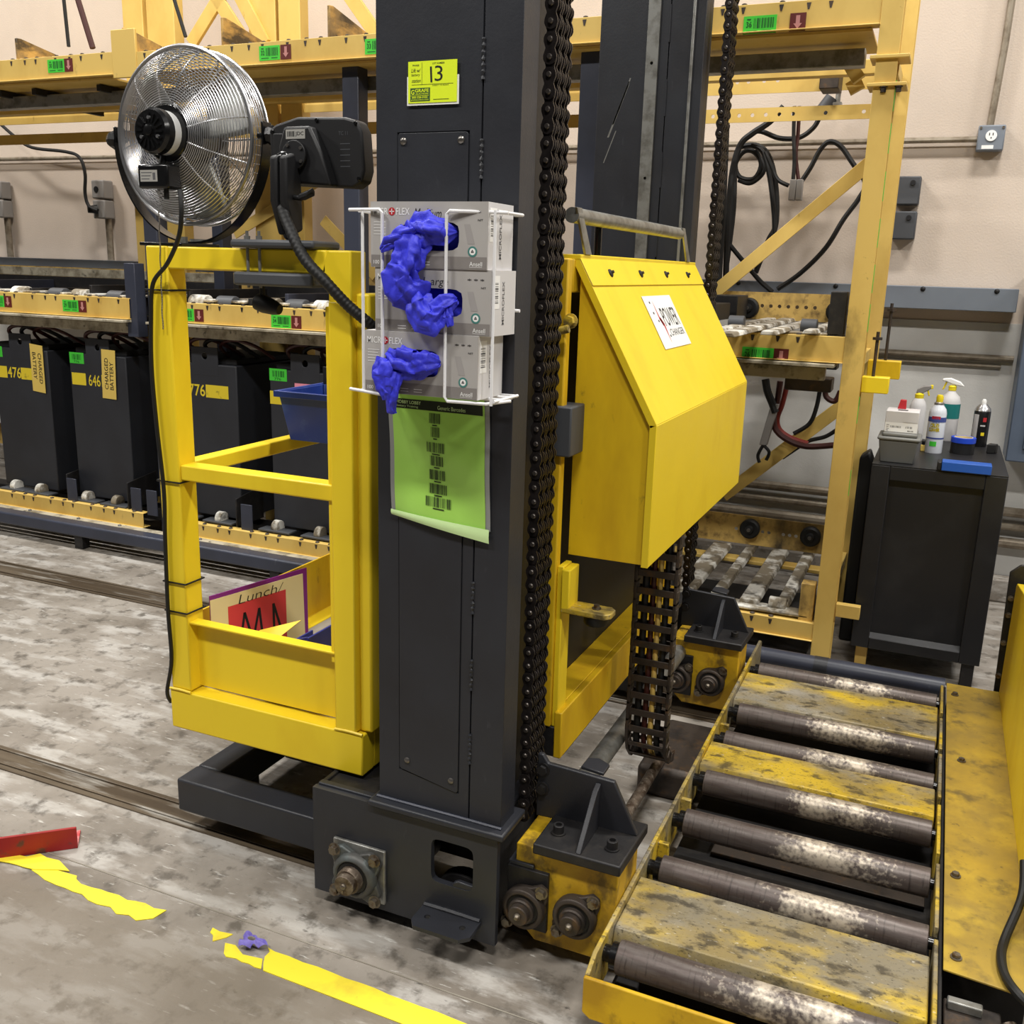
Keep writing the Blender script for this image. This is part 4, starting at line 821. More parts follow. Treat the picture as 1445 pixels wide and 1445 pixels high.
def glove_box(x0, z0, word, label, y0=1.648, w=.246, h=.1195, d=.112, sx=.128, sz=.058, sw=.060, sh=.026):
    t = thing('glove_box', label, 'box', (x0 + w / 2, y0 + d / 2, z0), 'glove boxes in the wire dispenser')
    MB().holed((x0, y0, z0), UX, UZ, (0, .0012, 0), w, h, (sx, sz), sw, sh, 5, 40).build('front_face', 'carton', t)
    m = MB(); m.box(x0, x0 + .001, y0 + .0012, y0 + d, z0, z0 + h); m.box(x0 + w - .001, x0 + w, y0 + .0012, y0 + d, z0, z0 + h); m.box(x0 + .001, x0 + w - .001, y0 + .0012, y0 + d, z0, z0 + .001); m.box(x0 + .001, x0 + w - .001, y0 + .0012, y0 + d, z0 + h - .001, z0 + h); m.box(x0 + .001, x0 + w - .001, y0 + d - .001, y0 + d, z0, z0 + h); m.build('carton_shell', 'carton_side', t)
    m = MB(); m.box(x0 + .05, x0 + w - .03, y0 + .02, y0 + .03, z0 + .01, z0 + h - .02); m.build('glove_stack', 'glove_blue', t)
    m = MB(); y = y0 - .0003; m.quad((x0 + .001, y, z0 + .001), UX, UZ, w - .002, .0215)   # lower band
    m.mi = 1; m.text('MICR', (x0 + .006, y - .0002, z0 + h - .024), UX, UZ, .032, .0125, .004); m.text('FLEX', (x0 + .0555, y - .0002, z0 + h - .024), UX, UZ, .029, .0125, .004)
    m.text('100', (x0 + .006, y - .0002, z0 + .006), UX, UZ, .013, .007, .003); m.text('Ansell', (x0 + w - .036, y - .0002, z0 + .006), UX, UZ, .026, .008, .003); m.quad((x0 + w - .036, y - .0002, z0 + .004), UX, UZ, .026, .0006)
    for k in range(5): m.quad((x0 + .007, y - .0002, z0 + .082 - k * .0055), UX, UZ, .026 - .003 * (k % 2), .0012)
    for k in range(6): m.quad((x0 + .05 + (k % 3) * .03, y - .0002, z0 + .006 + .005 * (k // 3)), UX, UZ, .018, .001)
    m.mi = 2; m.add(*(lambda c: ([(c[0] + .0072 * math.cos(2 * PI * i / 20), y - .0003, c[1] + .0072 * math.sin(2 * PI * i / 20)) for i in range(20)], [tuple(range(20))]))((x0 + .0465, z0 + h - .0178)))
    m.mi = 1
    cx, cz = x0 + .0465, z0 + h - .0178; m.quad((cx - .005, y - .0005, cz - .0008), UX, UZ, .010, .0016); m.quad((cx - .0008, y - .0005, cz - .005), UX, UZ, .0016, .010)
    m.mi = 3; cx, cz = x0 + w - .030, z0 + .032
    ring = [(cx + r * math.cos(2 * PI * i / 24), y - .0003, cz + r * math.sin(2 * PI * i / 24)) for r in (.0095, .0062) for i in range(24)]
    m.add(ring, [(i, (i + 1) % 24, 24 + (i + 1) % 24, 24 + i) for i in range(24)])
    m.mi = 1; m.add(ring[24:], [tuple(range(24))]); m.mi = 4
    for i in range(3):
        a = PI / 2 + i * 2 * PI / 3; b = a + 2 * PI / 3; p = V((cx + .004 * math.cos(a), y - .0005, cz + .004 * math.sin(a))); q = V((cx + .004 * math.cos(b), y - .0005, cz + .004 * math.sin(b))); e = (q - p); nn = V((-e.z, 0, e.x)).normalized(); m.obb(p + e * .1, e * .6, nn * .0014, (0, .0001, 0))
    m.text('* * *', (x0 + w - .048, y - .0002, z0 + h - .020), UX, UZ, .034, .004, .01); m.text('NIT', (x0 + w - .020, y - .0002, z0 + h - .034), UX, UZ, .010, .0035, .01)
    if word == 'Medium': m.text('Med ium', (x0 + .094, y - .0002, z0 + h - .030), UX, UZ, .056, .018, -.008, .18)
    if word == 'Large': m.text('L arge', (x0 + .104, y - .0002, z0 + h - .034), UX, UZ, .052, .018, -.008, .18)
    m.mi = 5; m.poly([(x0 + w - .048, y, z0 + .080), (x0 + w - .036, y, z0 + .080), (x0 + w - .026, y, z0 + .045), (x0 + w - .040, y, z0 + .045)])
    m.build('front_print', ['carton_dark', 'white', 'print_red', 'print_teal', 'ink', 'print_glove'], t, norm=False)
    m = MB(); xx = x0 + w + .0003; m.mi = 0; m.quad((xx, y0 + .008, z0 + .05), UY, UZ, .03, .06); m.mi = 1
    m.text('MICROFLEX', (xx + .0002, y0 + .060, z0 + .02), UZ, -UY, .08, .010, .005); m.bars((xx + .0002, y0 + .012, z0 + .06), UZ, UY, .04, .02, 12, 5); m.build('side_print', ['white', 'ink_soft'], t, norm=False)
    return t
glove_box(-1.022, 1.5452, 'Medium', 'glove box marked Medium, topmost of the stacked grey glove boxes')
glove_box(-1.014, 1.4256, 'Large', 'glove box marked Large between two other grey glove boxes', y0=1.650)
glove_box(-1.036, 1.3060, '', 'grey glove box without handwriting, lowest of the stack', sx=.105, sz=.062, sw=.058, y0=1.646)
def crumple(name, path, label, seed, n=56, folds=5):
    """a limp glove: flattened tube along path of (x,y,z,half width,half depth), with ridged folds"""
    rnd = random.Random(seed); ph = [rnd.uniform(0, 6) for _ in range(6)]; P = path; K = (len(P) - 1) * 12
    def fn(u, v):
        s = v * (len(P) - 1); i = min(int(s), len(P) - 2); f = s - i; f = f * f * (3 - 2 * f)
        a = [P[i][k] * (1 - f) + P[i + 1][k] * f for k in range(5)]
        t = 2 * PI * u; e = 1 if 0 < v < 1 else .15; tx, tz = P[i + 1][0] - P[i][0], P[i + 1][2] - P[i][2]; tl = math.hypot(tx, tz) or 1; nx, nz_ = -tz / tl, tx / tl
        q = 1 + .20 * math.sin(folds * t + ph[0] + 3 * v) + .10 * math.sin((folds + 4) * t + ph[1] - 4 * v) + .12 * math.sin(9 * v + ph[2] + 2 * t)
        q2 = noise.noise(V((a[0] * 60 + math.cos(t) * 1.6, a[2] * 60 + math.sin(t) * 1.6, ph[3]))); q3 = 1 - 2 * abs(noise.noise(V((a[0] * 80 + math.cos(t) * 2, a[2] * 80 + math.sin(t) * 1.5, ph[4]))))
        L_ = a[3] * e * math.cos(t) * (q + .35 * q2)
        return V((a[0] + nx * L_ + .003 * q2, a[1] + a[4] * e * math.sin(t) * (q + .4 * q2 + .30 * q3), a[2] + nz_ * L_ + .004 * q2))
    m = MB(); m.grid(fn, n, K); o = m.build(name, 'glove_blue', None, ang=60)
    return tag(o, label, 'glove', 'blue gloves pulled from the glove boxes')
crumple('disposable_glove', [(-.955, 1.668, 1.622, .012, .012), (-.93, 1.645, 1.618, .022, .014), (-.895, 1.640, 1.612, .026, .015), (-.862, 1.648, 1.610, .020, .012), (-.842, 1.660, 1.612, .006, .006)], 'blue glove bunched across the slot of the topmost glove box', 1)
crumple('disposable_glove', [(-.99, 1.632, 1.576, .004, .003), (-.972, 1.632, 1.588, .012, .007), (-.945, 1.634, 1.605, .018, .010), (-.915, 1.640, 1.615, .012, .010)], 'blue glove cuff spilling over the left slot corner of the topmost box', 9, folds=3)
crumple('disposable_glove', [(-.925, 1.640, 1.605, .030, .012), (-.930, 1.633, 1.578, .030, .013), (-.938, 1.630, 1.548, .030, .013), (-.945, 1.630, 1.52, .036, .012), (-.928, 1.632, 1.50, .034, .012), (-.915, 1.640, 1.482, .024, .010)], 'long blue glove hanging from the topmost box over the middle one', 2)
crumple('disposable_glove', [(-.925, 1.645, 1.498, .024, .012), (-.912, 1.636, 1.478, .030, .016), (-.888, 1.631, 1.455, .030, .014), (-.872, 1.632, 1.462, .022, .012), (-.852, 1.638, 1.480, .016, .012), (-.838, 1.650, 1.49, .008, .008)], 'blue glove curling out of the slot of the middle box', 3)
crumple('disposable_glove', [(-.848, 1.634, 1.474, .006, .005), (-.845, 1.630, 1.46, .008, .005), (-.842, 1.632, 1.442, .006, .004)], 'short blue glove finger poking below the middle box slot', 4, folds=3)
crumple('disposable_glove', [(-.985, 1.650, 1.385, .008, .008), (-.955, 1.634, 1.372, .024, .014), (-.915, 1.632, 1.366, .026, .014), (-.885, 1.635, 1.372, .020, .012), (-.868, 1.648, 1.372, .008, .008)], 'blue glove bunched across the slot of the lowest glove box', 5)
crumple('disposable_glove', [(-.975, 1.634, 1.372, .022, .010), (-.982, 1.628, 1.345, .024, .010), (-.980, 1.628, 1.315, .018, .008), (-.976, 1.630, 1.296, .008, .005)], 'blue glove hanging straight down in front of the lowest box', 6)
crumple('disposable_glove', [(-.955, 1.632, 1.352, .018, .008), (-.958, 1.626, 1.322, .014, .008), (-.966, 1.628, 1.294, .011, .006), (-.970, 1.636, 1.268, .008, .005)], 'narrow blue glove finger dangling over the green sheet', 7, folds=3)
# green barcode sheet
GS = thing('barcode_sheet', 'bright green barcode sheet in a clear sleeve taped to the near mast', 'sheet', (-.93, 1.765, 1.02))
def shp(u, v):   # u 0..1 left-right, v 0..1 bottom-top
    x = (-1.036 + .008 * (1 - v) * 0) + (.214 - .000) * u - .008 * v; z = 1.035 + .262 * v - .016 * u * (1 - v) + .0
    return V((x, 1.7638 - .003 * math.sin(PI * u) * (1 - v) - .0015 * math.sin(9 * v + 4 * u), z))
def shq(u, v, d=.0006): p = shp(u, v); return V((p.x, p.y - d, p.z))
MB().grid(shp, 20, 20).build('sheet', 'sheet_green', GS, norm=False)
m = MB(); m.grid(lambda u, v: shq(.01 + .97 * u, .860 + .075 * v), 20, 4); m.build('header_band', 'sheet_band', GS, norm=False)
def onsheet(m, mb2):
    for p in mb2.v: q = shq(p.x, p.y, .0012 + p.z); p.x, p.y, p.z = q.x, q.y, q.z
    n = len(m.v); m.v += mb2.v; m.f += [tuple(i + n for i in f) for f in mb2.f]; m.m += [0] * len(mb2.f)
m = MB()
for k, (cu, w, v0) in enumerate(((.47, .12, .765), (.475, .095, .66), (.48, .20, .54), (.485, .145, .435), (.49, .175, .325), (.495, .195, .215), (.50, .28, .11))):
    q = MB(); q.bars((cu - w / 2, v0, 0), V((1, 0, 0)), V((0, 1, 0)), w, .078, 9 + int(w * 60), k + 3); q.quad((cu - w * .22, v0 - .018, 0), V((1, 0, 0)), V((0, 1, 0)), w * .44, .008); onsheet(m, q)
m.build('barcodes', 'ink', GS, norm=False)
m = MB(); q = MB(); q.text('HOBBY LOBBY', (.05, .898, .0004), V((1, 0, 0)), V((0, 1, 0)), .27, .026, .01); q.text('Battery Training', (.05, .868, .0004), V((1, 0, 0)), V((0, 1, 0)), .24, .02, 0); q.text('Generic Barcodes', (.50, .874, .0004), V((1, 0, 0)), V((0, 1, 0)), .30, .03, 0); onsheet(m, q); m.build('header_text', 'sheet_print_glare', GS, norm=False)
m = MB(); m.grid(lambda u, v: shp(-.045 + 1.09 * u, (-.03 - .06 * u) * (1 - v) + .015 * v) + V((0, -.003 - .002 * math.sin(PI * v), 0)), 16, 4); m.build('sleeve_fold_glare', 'sheet_print_glare', GS, norm=False)  # pale strip paints the glare along the clear sleeve's bottom fold
for u0 in (-.05, 1.0): m = MB(); m.grid(lambda u, v: shp(u0 + .05 * u, v) + V((0, .001, 0)), 2, 16); m.build('sleeve_edge', 'plastic_clear', GS, norm=False)
# neon lot tag
NT = thing('lot_tag', 'neon yellow lot tag with handwritten 13 on the near mast', 'tag', (-.955, 1.765, 1.85))
o = V((-1.011, 1.766, 1.8505)); sl = .035
u = V((1, 0, .0)).normalized(); v = UZ
m = MB(); m.obb(o, u * .112, v * .052, (0, .002, 0)); m.build('backing_slip', 'white', NT)
f = o + V((.003, -.0012, .004)); m = MB(); m.obb(f, u * .1055, v * .0745, (0, .001, 0)); m.mi = 1; d = V((0, -.0004, 0))
m.text('1', f + d + u * .049 + v * .036, u, v, .004, .028, .01, -.05)
m.text('3', f + d + u * .058 + v * .038, u, v, .017, .027, -.005)
m.quad(f + d + u * .030 + v * .032, u, v, .0006, .040); m.quad(f + d + u * .008 + v * .0325, u, v, .09, .0006)
m.text('LOT NUMBER', f + d + u * .053 + v * .068, u, v, .026, .003, .01); m.text('PHASE', f + d + u * .010 + v * .066, u, v, .014, .003, .01)
m.text('SUBJECT TO RESALE', f + d + u * .053 + v * .029, u, v, .035, .0025, .01)
m.text('Lift w/', f + d + u * .007 + v * .055, u, v, .019, .007, 0, .2); m.text('battery', f + d + u * .007 + v * .047, u, v, .018, .006, 0, .2); m.text('station', f + d + u * .008 + v * .037, u, v, .019, .006, 0, .2)
m.quad(f + d + u * .055 + v * .005, u, v, .034, .0008)
m.mi = 2; m.obb(f + u * .005 + v * .003 + d, u * .043, v * .024, (0, .0002, 0)); m.mi = 0; d2 = d * 2
m.text('G', f + d2 + u * .007 + v * .015, u, v, .007, .009, .02); m.text('GRAFE', f + d2 + u * .0155 + v * .019, u, v, .030, .0062, .02); m.text('AUCTION', f + d2 + u * .0165 + v * .0148, u, v, .028, .003, .01); m.quad(f + d2 + u * .006 + v * .0128, u, v, .040, .0007); m.text('800-328-5920', f + d2 + u * .009 + v * .0082, u, v, .034, .0035, .02); m.text('grafeauction.com', f + d2 + u * .007 + v * .0040, u, v, .038, .003, .01)
m.build('tag_face', ['neon', 'ink', 'sticker_green'], NT, norm=False)
# ================================================================== battery rack
RK = thing('battery_rack', 'long tan yellow steel battery rack along the back wall', 'rack', (-2.5, 4.3, 0))
RF, RB = 3.85, 4.75
def sticker(par, px, py, arrow=True, num='36', seed=1, y=None, w=.112, h=.060):
    p = at(px, py, 'y', (y or RF) - .002); m = MB(); m.obb(p, UX * w, UZ * h, (0, .001, 0)); m.mi = 1; d = V((0, -.0006, 0))
    m.text(num, p + d + UX * .010 + UZ * .022, UX, UZ, .020, .020, .02); m.bars(p + d + UX * .037 + UZ * .018, UX, UZ, w - .046, .034, 14, seed); m.quad(p + d + UX * .012 + UZ * .008, UX, UZ, .04, .003); m.quad(p + d + UX * .066 + UZ * .008, UX, UZ, .034, .003); m.quad(p + d + UX * .012 + UZ * .047, UX, UZ, .014, .004)
    m.build('barcode_label', ['tag_green', 'tag_ink'], par, norm=False)
    if arrow is not None:
        q = p + UX * (w + arrow); m = MB(); m.obb(q, UX * .056, UZ * h, (0, .001, 0)); m.mi = 1; k = q + d
        m.poly([k + UX * a + UZ * b for a, b in ((.021, .052), (.035, .052), (.035, .026), (.043, .026), (.028, .008), (.013, .026), (.021, .026))]); m.build('arrow_label', ['tag_maroon', 'arrow_pink'], par, norm=False)
def beam(x0, x1, z0, z1, mat, y=RF, name='beam', par=RK, notch=True):
    m = MB(); m.box(x0, x1, y, y + .004, z0, z1); m.box(x0, x1, y + .004, y + .05, z1 - .004, z1); m.box(x0, x1, y - .012, y + .05, z0 - .004, z0)
    b = m.build(name, mat, par, bevel=.0015)
    if notch:
        n = MB(); x = x0 + .05; k = 0
        while x < x1 - .05:
            n.prism([(x - .008, y - .0008, z1 - .008), (x + .008, y - .0008, z1 - .008), (x + .003, y - .0008, z1 - .030), (x - .003, y - .0008, z1 - .030)], (0, .001, 0)); n.sphere((x, y + .012, z1 + .002), (.011, .011, .006), 8, 5)
            x += (.075, .135, .095)[k % 3]; k += 1
        n.build('notch', 'brown_iron', b, stuff=True)
    return b
for lo, hi, mt, nm in ((2.405, 2.505, 'rack_yellow', 'top'), (1.243, 1.345, 'rack_yellow', 'mid'), (.135, .212, 'rack_yellow', 'low')):
    bl_ = beam(-6.6, -3.83, lo, hi, mt); br_ = beam(-3.68, -.335, lo, hi - .008, mt)
    if nm == 'top':
        sticker(bl_, 68, 103, 0.0, '30', 1); sticker(br_, 366, 86, 0.004, '32', 2); sticker(br_, 515, 77, None, '33', 3); sticker(br_, 1048, 49, .046, '36', 4, w=.118)
    if nm == 'mid':
        sticker(bl_, 89, 439, 0.0, '29', 6); sticker(bl_, -14, 432, 0.0, '28', 5); sticker(br_, 249, 452, 0.004, '31', 7); sticker(br_, 383, 462, 0.004, '34', 8); sticker(br_, 1046, 511, 0.0, '26', 9, w=.120)
# end connector between the two beams at the top
B('beam_connector', 'rack_yellow', RK, -3.83, -3.68, 3.845, 3.86, 2.385, 2.60, .003)
# uprights
def upright(x0, x1, y0, y1, z0, z1, mat='rack_yellow'):
    m = MB(); m.box(x0, x0 + .004, y0 + .004, y1 - .004, z0, z1); m.box(x0, x1, y0, y0 + .004, z0, z1); m.box(x0, x1, y1 - .004, y1, z0, z1); return m.build('upright', mat, RK, bevel=.0015)
upright(-.335, -.262, 3.845, 3.935, .0, 3.3, 'upright_paint'); upright(-.345, -.262, 4.66, 4.75, 0, 3.3)
for k, z in enumerate((.74, 1.02, 1.36, 1.50, 1.66, 1.82, 1.98, 2.12)): B('label_strip', 'tag_green', RK, -.261, -.2595, 3.846, 3.856, z, z + .10, 0)
for z in (.25, 1.20, 2.33):
    B('side_tie', 'rack_yellow', RK, -.331, -.291, 3.939, 4.656, z, z + .05, .002)
B('tie_stub', 'rack_yellow', RK, -.262, -.17, 3.90, 3.935, .232, .285, .002)
B('stop_block', 'yellow', RK, -.262, -.165, 3.87, 3.93, 1.135, 1.195, .003)
B('stop_block', 'yellow_dirty', RK, -.262, -.14, 4.10, 4.16, 1.17, 1.24, .003)
for (x, y, z0, z1) in ((-.225, 3.90, 1.195, 1.36), (-.20, 4.13, 1.24, 1.46)): m = MB(); m.cyl((x, y, z0), (x, y, z1), .006, n=10); m.cyl((x, y, z1 - .03), (x, y, z1 - .02), .018, n=6); m.build('threaded_rod', 'brown_iron', RK)
for z in (2.20, 2.29): B('bolt_flange', 'rack_yellow', RK, -.355, -.225, 3.83, 3.96, z, z + .012, .002)
for xa in (-.30, -.25): m = MB(); hexbolt(m, (xa, 3.843, 2.20), (0, 0, -1), .010, .016); m.build('bolt', 'brown_iron', RK)
# black inner posts
for x0 in (-3.77, -2.575, -1.455): B('inner_post', 'navy_paint', RK, x0, x0 + .085, 3.92, 4.0, .0, 2.39, .004)
for x0 in (-3.66,): B('inner_post', 'navy_paint', RK, x0, x0 + .07, 4.3, 4.38, 0, 2.39, .004)
# back columns going up and their braces
for x0, x1 in ((-4.60, -4.45), (-4.42, -4.22), (-3.70, -3.52), (-3.50, -3.36)): B('rear_column', 'rack_yellow', RK, x0, x1, 4.72, 4.80, 0, 3.4, .004)
def bar(p, q, w, t, mat, name, par=RK):
    p, q = V(p), V(q); d = (q - p); n = V((-d.z, 0, d.x)).normalized(); m = MB(); m.obb(p - n * w / 2, d, n * w, V((0, t, 0))); return m.build(name, mat, par, bevel=.002)
for a, b in (((268, 62), (330, -40)), ((300, -10), (345, 60)), ((330, -20), (372, 62)), ((490, -10), (535, 55))):
    bar(at(*a, 'y', 4.7), at(*b, 'y', 4.7), .075, .02, 'rack_yellow', 'brace')
bar(at(1232, 226, 'y', 4.70), at(985, 432, 'y', 4.70), .062, .006, 'rack_yellow', 'brace')
bar(at(1192, 570, 'y', 4.70), at(1020, 700, 'y', 4.70), .062, .006, 'rack_yellow', 'brace')
bar(at(480, 235, 'y', 4.70), at(330, 330, 'y', 4.70), .062, .006, 'rack_yellow', 'brace')
bar(at(455, 310, 'y', 4.70), at(530, 390, 'y', 4.70), .062, .006, 'rack_yellow', 'brace')
# rear beams with holes
def rear_beam(x0, x1, z0, z1, mat='rack_yellow', holes=None, y=RB):
    m = MB(); c = x0; hw = .0145
    for x in sorted(holes or []): m.box(c, x - hw, y - .006, y, z0, z1); m.holed((x - hw, y - .006, z0), UX, UZ, (0, .006, 0), 2 * hw, z1 - z0, (hw, (z1 - z0) / 2), .0085, .0085, 2, 16); c = x + hw
    m.box(c, x1, y - .006, y, z0, z1); m.build('rear_beam', mat, RK)
rear_beam(-6.6, -.345, 2.345, 2.45, 'rack_yellow', [-1.0, -.95, -.88, -.82, -.50, -2.6, -2.7, -2.8])
rear_beam(-6.6, -.345, 2.225, 2.285, 'rack_yellow', [-1.1, -1.04, -.98, -.92, -.86, -.8, -.74, -.6, -.44])
rear_beam(-6.6, -.345, 1.35, 1.475, 'rack_burnt', [-.80, -.76, -.72, -.68, -.64, -.60, -.56])
rear_beam(-6.6, -.345, .25, .395, 'rack_burnt', [-.83, -.74, -.70, -.67, -.60, -.57, -.54])
for x, z in ((-.86, 1.40), (-.46, 1.40), (-.76, .335), (-.47, .335)):
    m = MB(); m.lathe((x, RB - .006, z), (0, -1, 0), [(.048, 0), (.048, .03), (.040, .036), (.022, .036), (.018, .05), (.008, .052)], 24); m.build('guide_roller', 'rubber', RK)
    m = MB(); m.lathe((x, RB - .058, z), (0, -1, 0), [(.010, 0), (.008, .006)], 12); m.build('roller_bolt', 'pin_steel', RK)
m = MB(); m.box(-.62, -.54, 4.60, 4.74, 2.33, 2.44); m.build('splice_clip', 'brown_iron', RK, bevel=.004)
bar(at(1178, 55, 'y', 4.2), at(1212, 112, 'y', 4.2), .05, .03, 'rack_yellow', 'brace')
bar(at(1203, 112, 'y', 4.4), at(1210, 128, 'y', 4.4), .06, .03, 'rack_yellow', 'brace')
# undersides: pans, channels
for x0, x1 in ((-6.6, -3.83), (-3.68, -.36)):
    B('support_channel', 'galv', RK, x0, x1 - .03, 4.02, 4.08, 2.305, 2.365, .003)
    B('support_channel', 'rack_yellow', RK, x0, x1, 4.35, 4.40, 2.335, 2.39, .003)
    B('shelf_pan', 'dirty_tray', RK, x0, x1, 3.80, 3.94, 1.224, 1.236, .002)
    B('support_channel', 'dirty_tray', RK, x0, x1 - .04, 3.90, 3.95, 1.165, 1.215, .003)
    B('support_channel', 'black_steel', RK, x0, x1 - .04, 4.35, 4.45, 1.17, 1.22, .003)
    B('support_channel', 'black_steel', RK, x0, x1, 4.10, 4.20, .10, .17, .003)
B('shelf_pan', 'rack_yellow', RK, -6.6, -3.86, 3.87, 4.72, 2.388, 2.397, 0); B('shelf_pan', 'rack_yellow', RK, -3.68, -1.35, 3.87, 4.72, 2.388, 2.397, 0); B('shelf_pan', 'rack_yellow', RK, -1.3, -.36, 3.87, 4.25, 2.388, 2.397, 0)
for x in (-4.75, -4.5, -4.05): B('under_rib', 'black_steel', RK, x, x + .03, 3.95, 4.65, 2.355, 2.385, .002)
B('shelf_pan', 'black_steel', RK, -6.6, -3.86, 3.87, 4.72, 1.238, 1.243, 0); B('shelf_pan', 'black_steel', RK, -3.68, -1.1, 3.87, 4.72, 1.238, 1.243, 0)
# black guide boxes, slats and roller caps on the left shelves
xs = [-5.15, -4.62, -4.18, -3.93, -3.52, -3.14, -2.92, -2.55]
for i, x in enumerate(xs):
    B('guide_rail', 'navy_paint' if i % 3 == 0 else 'black_steel', RK, x, x + .018, 3.93, 4.65, 1.25, 1.40 - .03 * (i % 2), .002)
for i, x in enumerate([-4.95, -4.7, -4.42, -4.25, -4.0, -3.45, -3.28, -3.02, -2.86, -2.7]):
    m = MB(); m.cyl((x - .05, 3.95, 1.335), (x + .05, 3.95, 1.335), .042, n=20); m.build('shelf_roller', 'acid_steel' if i % 2 else 'dark_grey', RK, bevel=.004)
    m = MB(); m.prism([(x + .06, 3.90, 1.345), (x + .14, 3.90, 1.345), (x + .14, 4.6, 1.345), (x + .06, 4.6, 1.345)], (0, 0, .012)); m.build('shelf_slat', 'acid_steel', RK, bevel=.003)
B('end_guide', 'navy_paint', RK, -3.86, -3.79, 3.86, 3.93, 1.15, 1.52, .003); B('end_guide', 'navy_paint', RK, -3.62, -3.52, 3.9, 3.93, 1.34, 1.47, .003)
B('back_strip', 'dirty_tray', RK, -6.6, -3.7, 4.60, 4.62, 1.42, 1.47, .002)
B('guide_rail', 'black_steel', RK, -6.6, -3.7, 4.55, 4.58, 1.28, 1.42, .002); B('guide_rail', 'black_steel', RK, -3.6, -2.4, 4.55, 4.58, 1.28, 1.44, .002)
# right hand shelf: crusted slats
def slat(pa, pb, z, w, name='shelf_slat', mat='acid_steel', t=.022):
    a, b = at(*pa, 'z', z), at(*pb, 'z', z); x = (a.x + b.x) / 2; m = MB()
    m.prism([(x - w / 2, a.y, z), (x - w / 2 + .008, a.y, z + t), (x + w / 2 - .008, a.y, z + t), (x + w / 2, a.y, z)], (0, b.y - a.y, 0)); m.build(name, mat, RK, bevel=.004)
for a, b, w in (((1009, 842), (1066, 768), .055), ((1056, 852), (1102, 779), .085), ((1104, 857), (1144, 777), .060), ((968, 838), (1015, 770), .10)): slat(a, b, .225, w)
m = MB(); m.box(-1.2, -.36, 3.87, 3.95, .212, .228); m.build('front_shelf', 'acid_steel', RK, bevel=.006)
m = MB(); m.box(-1.2, -.36, 4.58, 4.66, .195, .215); m.build('rear_shelf', 'rack_yellow', RK, bevel=.004)
m = MB(); m.box(-1.2, -.36, 3.95, 4.74, .03, .04); m.build('drip_pan', 'black_steel', RK)
for a, b, w in (((1066, 478), (1100, 448), .07), ((1100, 474), (1138, 453), .06), ((1148, 472), (1190, 452), .055), ((1030, 474), (1065, 452), .06)): slat(a, b, 1.346, w, t=.016)
B('front_shelf', 'acid_steel', RK, -1.2, -.36, 3.87, 3.95, 1.338, 1.347, .003)
for px in (1037, 1140): p = at(px, 470, 'y', 3.9); m = MB(); m.cyl((p.x - .03, 3.92, 1.365), (p.x + .03, 3.92, 1.365), .030, n=16); m.build('shelf_roller', 'dark_grey', RK, bevel=.003)
p = at(1100, 868, 'y', 3.9); m = MB(); m.cyl((p.x - .05, 3.93, .235), (p.x + .02, 3.93, .235), .032, n=16); m.build('shelf_roller', 'acid_steel', RK, bevel=.003)
B('end_guide', 'black_steel', RK, -.405, -.345, 3.87, 3.95, 1.33, 1.50, .003); B('end_guide', 'rack_burnt', RK, -.40, -.345, 3.87, 3.93, .19, .36, .003)
B('guide_rail', 'black_steel', RK, -.98, -.86, 4.45, 4.7, 1.36, 1.46, .004); B('guide_rail', 'black_steel', RK, -1.1, -.88, 4.1, 4.4, 1.36, 1.43, .004)
m = MB(); m.box(-1.0, -.50, 3.98, 4.03, 1.165, 1.205); m.build('support_channel', 'galv', RK, bevel=.003)
m = MB(); m.box(-.56, -.38, 4.0, 4.1, 1.11, 1.165); m.build('plug_block', 'brown_iron', RK, bevel=.006)
# deflector fins on top beams
for i, (px, py) in enumerate(((22, 74), (173, 66), (312, 55), (462, 44))):
    p = at(px, py, 'y', 3.90); x = p.x; hgt = (.11, .115, .12, .13)[i]; m = MB()
    m.prism([(x, 3.90, 2.507), (x, 3.90, 2.507 + hgt), (x, 3.93, 2.507 + hgt * 1.02), (x, 4.3, 2.507 + hgt * .5), (x, 4.7, 2.52), (x, 4.7, 2.507)], (.014, 0, 0)); m.box(x - .02, x + .04, 3.9, 4.6, 2.500, 2.509); m.build('deflector', 'wood_worn', RK, bevel=.003)
# bumper rails in front of the rack
t = thing('bumper_rail', 'black steel bumper rail along the floor in front of the batteries', 'rail', (-3, 3.74, 0))
B('tube', 'navy_paint', t, -6.6, -1.2, 3.70, 3.78, .072, .140, .010); B('edge_strip', 'dirty_tray', t, -6.6, -1.2, 3.785, 3.83, .128, .138, .002)
for x in (-5.6, -4.2, -2.9, -1.6): B('foot', 'black_steel', t, x, x + .06, 3.715, 3.765, 0, .072)
for x in (-4.62, -4.25, -3.95, -3.4): m = MB(); m.lathe((x, 3.80, .138), UZ, [(.010, 0), (.008, .008), (.003, .011)], 10); m.build('bolt', 'galv', t)
t = thing('pipe_rail', 'dull black pipe lying between the conveyor and the black cabinet', 'pipe', (-.1, 3.68, 0))
m = MB(); m.cyl((-.99, 3.66, .105), (.16, 3.66, .105), .037, n=24); m.build('pipe', 'navy_paint', t)
for x in (-.3, ): m = MB(); m.cyl((x, 3.66, .105), (x + .05, 3.66, .105), .0385, n=24); m.build('sleeve', 'black_paint', t)
for x in (-.45, .08): B('saddle', 'black_steel', t, x, x + .04, 3.64, 3.68, 0, .07)

